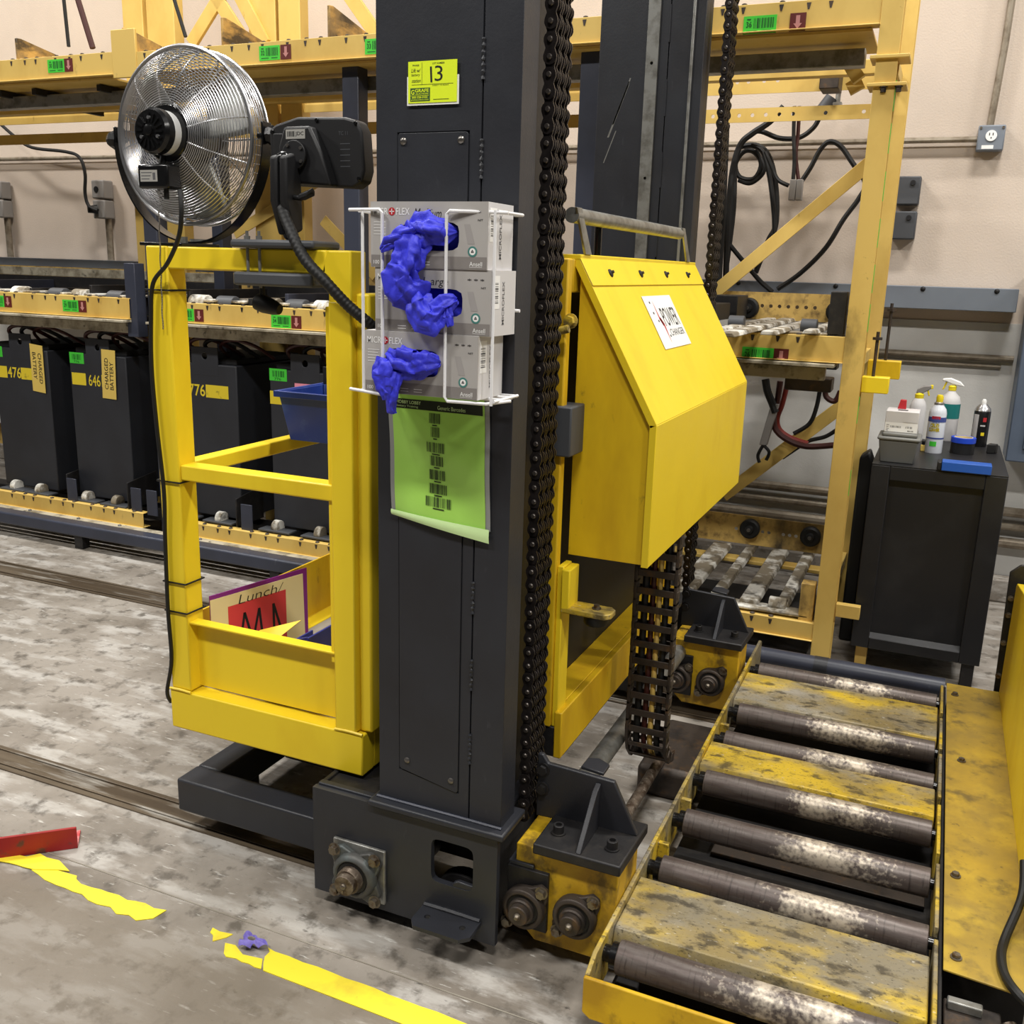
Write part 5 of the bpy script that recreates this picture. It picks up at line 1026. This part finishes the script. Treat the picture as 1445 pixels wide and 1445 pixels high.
# ================================================================== batteries
def battery(x0, x1, label, num=None, stripe=(0, 0), tagx=None, pink=None, gx=0, skew=0, faded=False):
    Y, YB = 3.955, 4.54; z0, z1 = .228, 1.03
    t = thing('battery', label, 'battery', ((x0 + x1) / 2, 4.25, z0), 'forklift batteries on the lowest rack level')
    m = MB(); m.box(x0, x1, Y, YB, z0, z1); m.build('case', 'battery_black', t, bevel=.006)
    m = MB(); m.box(x0 + .02, x1 - .02, Y + .03, YB - .03, z1, z1 + .03); m.build('cell_tops', 'battery_top', t, bevel=.004)
    xm = x0 + (x1 - x0) * .52
    m = MB(); m.holed((xm - .085, Y - .001, z1 - .06), UX, UZ, (0, .008, 0), .17, .145, (.085, .10), .017, .017, 2.2, 32); m.build('lifting_eye', 'battery_black', t, bevel=.002)
    for k, (mt, r) in enumerate((('cable_brown', .011), ('rubber', .011), ('cable_brown', .009))):
        a = x0 + .10 + .10 * k; m = MB(); m.tube([(a, Y + .10, z1 + .02), (a - .03, Y + .06, z1 + .09), (a + .06, Y + .05, z1 + .125), (a + .17, Y + .08, z1 + .10), (a + .20, Y + .2, z1 + .03)], r, 8); m.build('lead', mt, t)
    d = Y - .0008
    m = MB(); m.obb((x0 + gx, d, .975), UX * .105, UZ * .06, (0, .0006, 0)); m.mi = 1; m.bars((x0 + gx + .02, d - .0004, .995), UX, UZ, .07, .03, 12, int(-x0 * 10)); m.text('776', (x0 + gx + .03, d - .0004, .979), UX, UZ, .04, .012, .01); m.build('barcode_label', ['tag_green', 'tag_ink'], t, norm=False)
    m = MB(); zs = .858
    for a, b in stripe: m.quad((x0 + a, d, zs), UX, UZ, b - a, .066)
    if num and not faded: m.text(num, (x0 + .105, d, zs + .003), UX, UZ, .105, .062, .012)
    if num and faded: m.text(num, (x0 + .135, d, zs + .0), UX, UZ, .085, .062, .006)
    m.build('painted_stripe', 'yellow_paint_old', t, norm=False)
    if tagx is not None:
        u = V((1, 0, -.03 - skew)).normalized(); v = V((.05 - skew * .6, -.0, 1)).normalized(); o = V((x0 + tagx, d - .006, .80)); m = MB(); m.obb(o, u * .098, v * .265, (0, .001, 0)); m.mi = 1
        sgn = 1 if not skew else -1
        if not skew: m.text('CHARGED', o + u * .046 + v * .05 + V((0, -.0004, 0)), v, -u, .17, .026, .012); m.text('BATTERY', o + u * .082 + v * .05 + V((0, -.0004, 0)), v, -u, .15, .026, .012)
        else: m.text('CHARGED', o + u * .058 + v * .22 + V((0, -.0004, 0)), -v, u, .17, .026, .012); m.text('BATTERY', o + u * .016 + v * .22 + V((0, -.0004, 0)), -v, u, .15, .026, .012)
        m.build('charged_tag', ['tag_cream', 'ink'], t, norm=False)
    if pink is not None: m = MB(); m.obb((x0 + pink, d, .93), UX * .10, UZ * .07, (0, .001, 0)); m.build('pink_note', 'pink', t)
    return t
battery(-4.985, -4.56, 'black forklift battery stencilled 476 with a slanted charged tag', '476', ((0, .10), (.21, .30)), .30, gx=-.03, skew=.06)
battery(-4.395, -3.985, 'black forklift battery with faded stencilled number and upright charged tag', '646', ((.012, .115), (.23, .30)), .235, gx=.005, faded=True)
battery(-3.665, -3.25, 'black forklift battery stencilled 776 with no hanging tag', '776', ((.0, .105), (.215, .36)), None, gx=.0)
battery(-3.045, -2.635, 'black forklift battery with a pink note behind the blue bin', None, ((.0, .16),), None, pink=.15, gx=.0)
for i, x in enumerate([-4.86, -4.66, -4.3, -4.08, -3.6, -3.36, -3.0, -2.74]):
    m = MB(); m.cyl((x - .018, 3.925, .232), (x + .018, 3.925, .232), .036, n=20); m.build('shelf_roller', 'acid_steel', RK, bevel=.003)
    m = MB(); m.box(x - .09, x + .10, 3.88, 3.95, .212, .222); m.build('roller_plate', 'dark_grey', RK, bevel=.002)
for x in (-4.42, -3.975, -3.24, -2.63): m = MB(); m.prism([(x + .01, 3.88, .213), (x + .01, 3.88, .36), (x + .01, 4.10, .39), (x + .01, 4.10, .213)], (.008, 0, 0)); m.build('guide_plate', 'black_steel', RK, bevel=.002)
for x in (-4.40, -3.93, -3.82, -3.19): MB().box(x, x + .07, 3.872, 3.88, .20, .34).build('guide_plate', 'navy_paint', RK, bevel=.002)
m = MB(); m.box(-4.9, -2.4, 4.56, 4.60, .213, .27); m.build('back_stop', 'black_steel', RK)

# ================================================================== back wall fittings
WW = thing('wireway', 'long grey metal wireway fixed along the back wall', 'wireway', (-2, 5.22, 1.417))
B('duct', 'wireway_grey', WW, -6.6, .292, 5.15, 5.29, 1.417, 1.523, .003)
for x in (-.52, -.12, .20, -1.0): m = MB(); m.lathe((x, 5.15, 1.51), (0, -1, 0), [(.012, 0), (.010, .004), (.005, .007)], 10); m.build('screw', 'black_steel', WW)
def pipe(pts, r, label, mat='conduit', cat='pipe', name='wall_conduit', sub=1): m = MB(); m.tube(pts, r, 10, sub); return tag(m.build(name, mat), label, cat)
pipe([(-6.6, 5.27, 2.205), (.03, 5.27, 2.195)], .014, 'thin level conduit running to the wall outlet box')
pipe([(.075, 5.27, 2.25), (.090, 5.27, 2.6), (.10, 5.27, 3.4)], .016, 'upright conduit rising from the wall outlet box')
pipe([(-.9, 5.27, 1.195), (.32, 5.27, 1.195)], .016, 'pale conduit under the grey wireway beside the cabinet things')
pipe([(-.9, 5.275, 1.155), (.27, 5.275, 1.155)], .008, 'thinner pipe just below the pale conduit under the wireway')
pipe([(-2.5, 5.245, .455), (2, 5.245, .455)], .024, 'uppermost of three wall pipes near the floor')
pipe([(-2.5, 5.25, .38), (2, 5.25, .38)], .018, 'middle of three wall pipes near the floor')
pipe([(-2.5, 5.24, .30), (2, 5.24, .30)], .026, 'lowest of three wall pipes near the floor')
OB = thing('outlet_box', 'square grey outlet box with white socket on the back wall', 'outlet', (.085, 5.27, 2.14))
B('box', 'wireway_grey', OB, .028, .142, 5.235, 5.30, 2.140, 2.252, .006)
m = MB(); m.cyl((.085, 5.235, 2.205), (.085, 5.230, 2.205), .024, n=24); SK = m.build('socket', 'white', OB)
m = MB(); m.quad((.075, 5.2295, 2.205), UX, UZ, .004, .012); m.quad((.090, 5.2295, 2.205), UX, UZ, .004, .012); m.quad((.083, 5.2295, 2.192), UX, UZ, .005, .006); m.build('slots', 'ink', SK, norm=False)
m = MB(); m.quad((.05, 5.2345, 2.148), UX, UZ, .05, .016); m.build('box_label', 'white', OB, norm=False)
for x in (.038, .132): m = MB(); m.cyl((x, 5.235, 2.24), (x, 5.231, 2.24), .006, n=8); m.build('screw', 'bolt_steel', OB)
EP = thing('electrical_panel', 'blue grey electrical panel on the wall beyond the cabinet', 'panel', (.6, 5.15, .735))
B('enclosure', 'panel_grey', EP, .335, 1.1, 5.06, 5.30, .735, 1.60, .006); B('door', 'panel_grey', EP, .40, 1.08, 5.05, 5.06, .80, 1.56, .003)
for lb, x, z in (('upper of two small grey boxes behind the rack upright', -.235, 1.90), ('lower of two small grey boxes behind the rack upright', -.235, 1.74)):
    o = thing('switch_box', lb, 'box', (x, 5.26, z)); B('box', 'dark_grey', o, x - .06, x + .045, 5.22, 5.30, z, z + .13, .006); m = MB(); m.cyl((x + .01, 5.22, z + .1), (x + .01, 5.212, z + .1), .012, n=12); m.build('knob', 'black_plastic', o)
for i, (px, py) in enumerate(((147, 290), (4, 290))):
    p = at(px, py, 'y', 5.25); o = thing('outlet_box', ('double grey outlet box with a black plug on a wall conduit', 'double grey outlet box on the conduit farther from the mast')[i], 'outlet', (p.x, 5.27, 1.52))
    for z in (1.80, 1.93): B('box', 'connector_grey', o, p.x - .055, p.x + .055, 5.20, 5.29, z, z + .12, .008)
    m = MB(); m.cyl((p.x + .02, 5.26, 1.525), (p.x + .02, 5.26, 1.80), .022, n=14); m.build('conduit', 'conduit', o)
    m = MB(); m.cyl((p.x - .01, 5.20, 1.99), (p.x - .01, 5.196, 1.99), .02, n=14); m.build('socket', 'black_plastic', o)
    if i == 0: m = MB(); m.cyl((p.x - .01, 5.20, 1.86), (p.x - .05, 5.15, 1.855), .03, .022, n=14); m.build('plug', 'rubber', o)
# cables
def cable(px, y, r, label, mat='rubber', name='cable', n=8):
    pts = [at(a, b, 'y', y) for a, b in px]; m = MB(); m.tube(pts, r, n, 6); return tag(m.build(name, mat), label, 'cable')
cable([(-10, 165), (20, 192), (45, 208), (92, 214), (112, 222), (120, 245), (120, 272), (125, 290), (138, 297)], 5.14, .011, 'black cord drooping along the wall to the plug beside the fan')
cable([(88, -20), (97, 66)], 4.5, .010, 'straight black cable hanging above the top rack beam'); cable([(104, -20), (131, 68)], 4.5, .016, 'straight dark maroon cable hanging above the top rack beam', 'cable_brown')
cable([(240, -20), (262, 52)], 4.5, .010, 'straight black cable hanging by the yellow braces')
cable([(1106, 150), (1086, 172), (1062, 188), (1045, 204), (1034, 240), (1028, 300), (1024, 395)], 5.075, .016, 'thick black cable bent from the top beam into the bundle')
cable([(1157, 164), (1148, 180), (1128, 194), (1100, 195), (1070, 185), (1050, 198), (1038, 225), (1035, 300), (1022, 400)], 5.12, .012, 'black cable sagging from the grey plug into the bundle')
cable([(1066, 212), (1074, 232), (1064, 252), (1044, 250), (1038, 232), (1050, 214), (1066, 216), (1078, 240), (1060, 258), (1042, 254)], 5.15, .012, 'coiled loop of black cable on the wall')
cable([(1040, 208), (1065, 205), (1082, 216), (1092, 245), (1096, 285), (1094, 320), (1084, 340), (1066, 385)], 5.18, .014, 'black cable dropping from the coil behind the diagonal brace')
cable([(1060, 205), (1076, 214), (1086, 250), (1092, 300), (1093, 330)], 5.115, .012, 'second black cable dropping beside the coil')
cable([(1080, 214), (1090, 238), (1098, 254), (1113, 262)], 5.05, .010, 'short black cable from the coil to the grey connector')
cable([(1121, 150), (1120, 190), (1121, 225), (1119, 256)], 5.0, .009, 'straight black wire above the grey connector'); cable([(1128, 150), (1126, 190), (1123, 220), (1127, 256)], 5.02, .009, 'dark red wire crossing above the grey connector', 'cable_brown')
cable([(1131, 256), (1144, 236), (1157, 212), (1170, 200), (1186, 206), (1203, 230), (1221, 258), (1212, 280), (1190, 310), (1165, 350), (1130, 385), (1097, 408)], 5.1, .012, 'long black cable arching over the conduit and down to the wireway')
cable([(1022, 335), (1035, 352), (1050, 370), (1072, 396), (1090, 412)], 5.12, .012, 'black cable crossing behind the lower brace end')
cable([(1026, 150), (1022, 250), (1018, 330), (1014, 400)], 5.03, .016, 'straight black cable beside the far chain')
CN = thing('cable_connector', 'grey twin cable connector hanging above the diagonal brace', 'connector', at(1123, 283, 'y', 5.0))
p = at(1113, 283, 'y', 5.0); B('half', 'connector_grey', CN, p.x, p.x + .029, 4.98, 5.02, p.z, p.z + .095, .003); B('half', 'connector_grey', CN, p.x + .031, p.x + .06, 4.98, 5.02, p.z, p.z + .095, .003)
p = at(1158, 160, 'y', 5.1); m = MB(); m.cyl(p, p + V((.045, 0, .07)), .034, .03, n=16); tag(m.build('cord_plug', 'dark_grey'), 'grey cord plug under the perforated yellow beam', 'plug')
p = at(1180, 164, 'y', 5.1); m = MB(); m.box(p.x - .02, p.x + .02, 5.08, 5.12, p.z, p.z + .06); m.cyl((p.x, 5.1, p.z + .06), (p.x, 5.1, p.z + .14), .012); tag(m.build('hook', 'galv'), 'small metal hook under the perforated yellow beam', 'hook')
cable([(1080, 535), (1083, 552), (1090, 570), (1094, 582)], 4.6, .018, 'short thick black battery lead under the right rack shelf')
cable([(1101, 538), (1097, 565), (1092, 585), (1094, 605), (1110, 620), (1138, 630), (1180, 628)], 4.62, .014, 'red brown battery lead looping under the right rack shelf', 'cable_brown')
cable([(1112, 538), (1104, 570), (1097, 590), (1100, 606), (1116, 618), (1140, 626)], 4.66, .012, 'brighter red battery lead looping under the right rack shelf', 'cable_red')
cable([(1158, 545), (1152, 575), (1142, 598), (1120, 612)], 4.68, .010, 'black lead hanging straight behind the lower brace'); cable([(1183, 605), (1165, 616), (1142, 622), (1125, 632), (1104, 646)], 4.78, .010, 'black lead curving behind the lower brace')
cable([(1164, 545), (1166, 560), (1178, 566), (1186, 552)], 4.5, .012, 'small red brown loop by the rack upright', 'cable_brown')
CN2 = thing('cable_connector', 'grey battery connector dangling by two black wires under the shelf', 'connector', at(1080, 628, 'y', 4.6))
m = MB(); a, b = at(1094, 570, 'y', 4.6), at(1077, 628, 'y', 4.6); d = (b - a); m.obb(a + V((-.018, -.01, 0)), d, (.036, 0, 0), (0, .03, 0)); m.build('shell', 'connector_grey', CN2, bevel=.004)
m = MB(); m.tube([b, b + V((-.02, 0, -.05)), b + V((-.01, 0, -.085))], .008, 8, 4); m.tube([b, b + V((.03, 0, -.03)), b + V((.02, 0, -.07))], .008, 8, 4); m.build('wire_tail', 'rubber', CN2)

# ================================================================== black cabinet and the things on it
CB = thing('cabinet', 'black steel cabinet with a recessed door panel beside the rack', 'cabinet', (.045, 4.2, 0))
cx0, cx1, cy0, cy1, cz0, cz1 = -.194, .283, 3.95, 4.70, .104, .853
MB().box(cx0, cx1, cy0 + .03, cy1, cz0, cz1).build('body', 'cabinet_black', CB, bevel=.003)
MB().box(cx0, cx1, cy0, cy1 + .005, cz1, cz1 + .005).build('top_sheet', 'cabinet_black', CB, bevel=.001)
for nm, a in (('door_stile', (cx0, cx0 + .068, cz0, cz1)), ('door_stile', (cx1 - .075, cx1, cz0, cz1)), ('door_rail', (cx0 + .068, cx1 - .075, cz1 - .055, cz1)), ('door_rail', (cx0 + .068, cx1 - .075, cz0, cz0 + .045))): B(nm, 'cabinet_black', CB, a[0], a[1], cy0, cy0 + .03, a[2], a[3], .003)
m = MB(); m.prism([(cx0 + .068, cy0 + .002, cz0 + .045), (cx1 - .075, cy0 + .002, cz0 + .045), (cx1 - .075, cy0 + .03, cz0 + .060), (cx0 + .068, cy0 + .03, cz0 + .060)], (0, .0005, -.002)); m.build('door_bevel', 'cabinet_black', CB)
for x, y in ((cx0 + .02, cy0 + .05), (cx1 - .06, cy0 + .02), (cx0 + .02, cy1 - .06), (cx1 - .06, cy1 - .06)): B('leg', 'rack_yellow' if x < 0 and y < 4.1 else 'black_steel', CB, x, x + .045, y, y + .045, 0, cz0, .002)
CT = cz1 + .005
def on_top(px, py): return at(px, py, 'z', CT)
# grey tub
a = on_top(1236, 652); w = .145
GT = thing('storage_case', 'grey plastic lidded case on the cabinet', 'case', (a.x + w / 2, a.y + .09, CT))
m = MB(); x0, y0 = a.x, a.y + .01; tx = [(x0 + .012, y0 + .01), (x0 + w - .012, y0 + .01), (x0 + w - .012, y0 + .15), (x0 + .012, y0 + .15)]; bx = [(x0, y0), (x0 + w, y0), (x0 + w, y0 + .16), (x0, y0 + .16)]
m.add([(p[0], p[1], CT) for p in tx] + [(p[0], p[1], CT + .088) for p in bx], [(3, 2, 1, 0), (4, 5, 6, 7), (0, 1, 5, 4), (1, 2, 6, 5), (2, 3, 7, 6), (3, 0, 4, 7)]); m.build('tub', 'grey_plastic', GT, bevel=.004)
m = MB(); m.box(x0 - .006, x0 + w + .006, y0 - .006, y0 + .166, CT + .088, CT + .102); m.box(x0 + .01, x0 + w - .008, y0 + .006, y0 + .155, CT + .102, CT + .118); m.build('lid', 'bin_lid', GT, bevel=.006)
# carton on tub
CZ = CT + .118; t = thing('glove_box', 'pale glove carton lying on the grey plastic case', 'box', (x0 + .07, y0 + .08, CZ))
B('carton_shell', 'carton_side', t, x0 + .014, x0 + .134, y0 + .02, y0 + .14, CZ, CZ + .082, .002)
m = MB(); y = y0 + .0195; m.quad((x0 + .015, y, CZ + .002), UX, UZ, .118, .036); m.mi = 1; m.quad((x0 + .08, y - .0002, CZ + .042), UX, UZ, .05, .020); m.mi = 2
m.bars((x0 + .034, y - .0003, CZ + .018), UX, UZ, .040, .008, 14, 2); m.bars((x0 + .090, y - .0003, CZ + .018), UX, UZ, .026, .008, 10, 5); m.bars((x0 + .098, y - .0003, CZ + .006), UX, UZ, .022, .005, 10, 7)
for k in range(4): m.quad((x0 + .02, y - .0003, CZ + .006 + .007 * k), UX, UZ, .008 + .002 * (k % 2), .002)
m.build('shipping_label', ['white', 'carton_side', 'ink_soft'], t, norm=False)
m = MB(); m.quad((x0 + .055, y0 + .05, CZ + .0825), UX, UY, .036, .03); m.build('slot', 'ink', t, norm=False)  # flat black quad, paints the dark inside of the carton opening
m = MB(); m.prism([(x0 + .05, y0 + .10, CZ + .082), (x0 + .082, y0 + .10, CZ + .082), (x0 + .080, y0 + .10, CZ + .118), (x0 + .058, y0 + .10, CZ + .118)], (0, .02, 0)); tag(m.build('red_clip', 'print_red', bevel=.002), 'small red clip standing on the pale glove carton', 'clip')
def lathe_thing(name, label, cat, p, parts, group=None, n=22):
    t = thing(name, label, cat, (p.x, p.y, p.z), group)
    for nm, mt, prof in parts: m = MB(); m.lathe(p, UZ, prof, n); m.build(nm, mt, t, bevel=0)
    return t
p = on_top(1316, 640) + V((0, .033, 0))
t = lathe_thing('cleaner_can', 'white cleaner aerosol can with yellow lettering on the cabinet', 'can', p, [('can_body', 'can_white', [(.033, 0), (.034, .004), (.034, .165), (.030, .182), (.020, .195), (.018, .200)]), ('collar', 'chrome', [(.019, .200), (.019, .206), (.014, .210)]), ('spray_cap', 'sprayer_yellow', [(.013, .210), (.014, .228), (.011, .238), (.004, .240)])])
m = MB()
def wrap(mb, p, r, flat):
    for q in flat.v: a = -PI / 2 - .28 + q.x / r; z = q.y; q.x, q.y, q.z = p.x + (r + .0005) * math.cos(a), p.y + (r + .0005) * math.sin(a), p.z + z
    n = len(mb.v); mb.v += flat.v; mb.f += [tuple(i + n for i in f) for f in flat.f]; mb.m += flat.m
EX, EY = V((1, 0, 0)), V((0, 1, 0)); q0 = MB(); q0.mi = 4; q0.text('CRUD', (-.0145, .1075, 0), EX, EY, .035, .017, .07); q0.text('CLEANER', (-.0205, .0905, 0), EX, EY, .045, .016, .07); wrap(m, p, .0339, q0)
def gridquad(q, x, y, w, h, k=8): q.grid(lambda u, v: V((x + w * u, y + h * v, 0)), k, 1)
q = MB(); gridquad(q, -.035, .130, .10, .020, 14); q.mi = 1; q.text('CRUD', (-.014, .108, 0), EX, EY, .034, .016, .02); q.text('CLEANER', (-.020, .091, 0), EX, EY, .044, .015, .02); q.mi = 2; gridquad(q, -.012, .142, .034, .012, 6); q.mi = 3; gridquad(q, -.008, .030, .026, .02, 6); q.mi = 0; gridquad(q, -.035, .060, .10, .006, 14); q.text('CITRUS', (-.010, .125, 0), EX, EY, .03, .005, .01)
wrap(m, p, .0342, q); m.build('can_label', ['can_blue', 'sprayer_yellow', 'print_red', 'tag_green', 'ink'], t, norm=False)
p = on_top(1334, 622) + V((.0, .03, 0))
t = thing('spray_bottle', 'spray bottle with white trigger head and teal label behind the cleaner can', 'spray bottle', (p.x, p.y, p.z))
m = MB(); m.lathe(p, UZ, [(.040, 0), (.042, .005), (.042, .17), (.035, .195), (.016, .215), (.014, .225)], 24); m.build('bottle', 'carton_side', t)
m = MB(); m.lathe(p, UZ, [(.0425, .10), (.0425, .165)], 24); m.build('bottle_label', 'teal', t)
m = MB(); m.lathe(p, UZ, [(.016, .222), (.017, .240), (.012, .245)], 16); m.build('collar', 'sprayer_yellow', t)
m = MB(); m.prism([p + V((-.045, -.012, .262)), p + V((-.044, -.012, .272)), p + V((-.01, -.012, .276)), p + V((.03, -.012, .262)), p + V((.048, -.012, .243)), p + V((.030, -.012, .243)), p + V((-.005, -.012, .250)), p + V((-.03, -.012, .260))], (0, .024, 0)); m.build('spray_head', 'white', t, bevel=.004)
m = MB(); m.prism([p + V((-.030, -.004, .260)), p + V((-.022, -.004, .258)), p + V((-.034, -.004, .225)), p + V((-.042, -.004, .222))], (0, .008, 0)); m.build('trigger', 'sprayer_yellow', t, bevel=.002)
p = on_top(1290, 618); p.y = min(p.y, 4.66)
t = thing('spray_bottle', 'clear spray bottle with yellow trigger head behind the pale carton', 'spray bottle', (p.x, p.y, p.z))
m = MB(); m.lathe(p, UZ, [(.034, 0), (.035, .005), (.035, .15), (.028, .17), (.015, .19)], 20); m.build('bottle', 'carton_side', t)
m = MB(); m.lathe(p, UZ, [(.018, .185), (.019, .203), (.010, .21)], 16); m.build('collar', 'sprayer_yellow', t)
m = MB(); m.prism([p + V((-.015, -.010, .208)), p + V((.012, -.010, .208)), p + V((.045, -.010, .232)), p + V((.045, -.010, .245)), p + V((.012, -.010, .24)), p + V((-.012, -.010, .225))], (0, .02, 0)); m.build('spray_head', 'connector_grey', t, bevel=.003)
m = MB(); m.prism([p + V((.026, -.006, .226)), p + V((.034, -.006, .228)), p + V((.042, -.006, .200)), p + V((.036, -.006, .198))], (0, .012, 0)); m.box(p.x + .040, p.x + .052, p.y - .009, p.y + .009, p.z + .230, p.z + .247); m.build('trigger', 'sprayer_yellow', t, bevel=.002)
p = on_top(1380, 631) + V((0, .033, 0)); p.y = min(p.y, 4.66)
t = lathe_thing('spray_can', 'black labelled spray paint can at the far cabinet corner', 'can', p, [('can_body', 'can_black', [(.032, 0), (.033, .004), (.033, .150), (.031, .154)]), ('dome', 'chrome', [(.033, .154), (.030, .166), (.018, .178), (.016, .182)]), ('nozzle', 'white', [(.009, .182), (.010, .196), (.006, .204), (.002, .205)])])
q = MB(); gridquad(q, -.030, .03, .026, .11, 6); q.mi = 1; gridquad(q, .014, .11, .014, .018, 5); q.mi = 2; gridquad(q, .012, .05, .014, .014, 5); q.mi = 0; gridquad(q, .006, .09, .02, .006, 5)
m = MB(); wrap(m, p, .033, q); m.build('can_label', ['carton_side', 'print_red', 'sprayer_yellow'], t, norm=False)
p = on_top(1357, 642) + V((0, .045, 0))
def roll(name, label, z0, z1, R, r, mt, core):
    t = thing(name, label, 'tape roll', (p.x, p.y, z0)); m = MB(); n = 32
    vs = [V((p.x + q * math.cos(2 * PI * i / n), p.y + q * math.sin(2 * PI * i / n), z)) for q, z in ((r, z0), (R, z0), (R, z1), (r, z1)) for i in range(n)]
    m.add(vs, [(j * n + i, j * n + (i + 1) % n, ((j + 1) % 4) * n + (i + 1) % n, ((j + 1) % 4) * n + i) for j in range(4) for i in range(n)]); m.build('wound_tape', mt, t, bevel=.001)
    m = MB(); vs = [V((p.x + q * math.cos(2 * PI * i / n), p.y + q * math.sin(2 * PI * i / n), z)) for q, z in ((r - .003, z0), (r, z0), (r, z1), (r - .003, z1)) for i in range(n)]
    m.add(vs, [(j * n + i, j * n + (i + 1) % n, ((j + 1) % 4) * n + (i + 1) % n, ((j + 1) % 4) * n + i) for j in range(4) for i in range(n)]); m.build('core', core, t)
roll('tape_roll', 'wide black tape roll under the blue one on the cabinet', CT, CT + .046, .046, .036, 'black_plastic', 'manila'); roll('tape_roll', 'blue tape roll lying on top of the black tape roll', CT + .046, CT + .068, .048, .036, 'tape_blue', 'manila')
a = on_top(1328, 664); t = thing('blue_box', 'flat blue box with a black end at the front of the cabinet top', 'box', (a.x + .09, a.y + .03, CT))
B('box_body', 'box_blue', t, a.x, a.x + .170, a.y, a.y + .07, CT, CT + .034, .002); B('end_cap', 'black_plastic', t, a.x - .016, a.x, a.y + .004, a.y + .066, CT, CT + .031, .003)
p = on_top(1391, 640); m = MB(); m.prism([(p.x, p.y, CT), (p.x + .035, p.y + .01, CT), (p.x + .045, p.y + .03, CT), (p.x + .01, p.y + .035, CT)], (0, 0, .04)); tag(m.build('rubber_wedge', 'rubber', bevel=.004), 'small black rubber wedge beside the tape rolls', 'wedge')
p = on_top(1302, 637) + V((0, .006, 0)); t = thing('small_bottle', 'tiny amber bottle with dark cap beside the cleaner can', 'bottle', (p.x, p.y, CT))
m = MB(); m.box(p.x - .011, p.x + .011, p.y - .008, p.y + .008, CT, CT + .028); m.build('glass', 'tag_cream', t, bevel=.003); m = MB(); m.lathe(p, UZ, [(.008, .028), (.008, .042), (.006, .045)], 12); m.build('cap', 'can_black', t)
# dark board standing between rack and cabinet
m = MB(); m.prism([(-.262, 4.28, 0), (-.205, 4.28, 0), (-.205, 4.28, .80), (-.225, 4.28, .85), (-.262, 4.28, .82)], (0, .10, 0)); tag(m.build('rubber_mat', 'rubber', bevel=.01), 'black rolled rubber mat standing between the rack and the cabinet', 'mat')
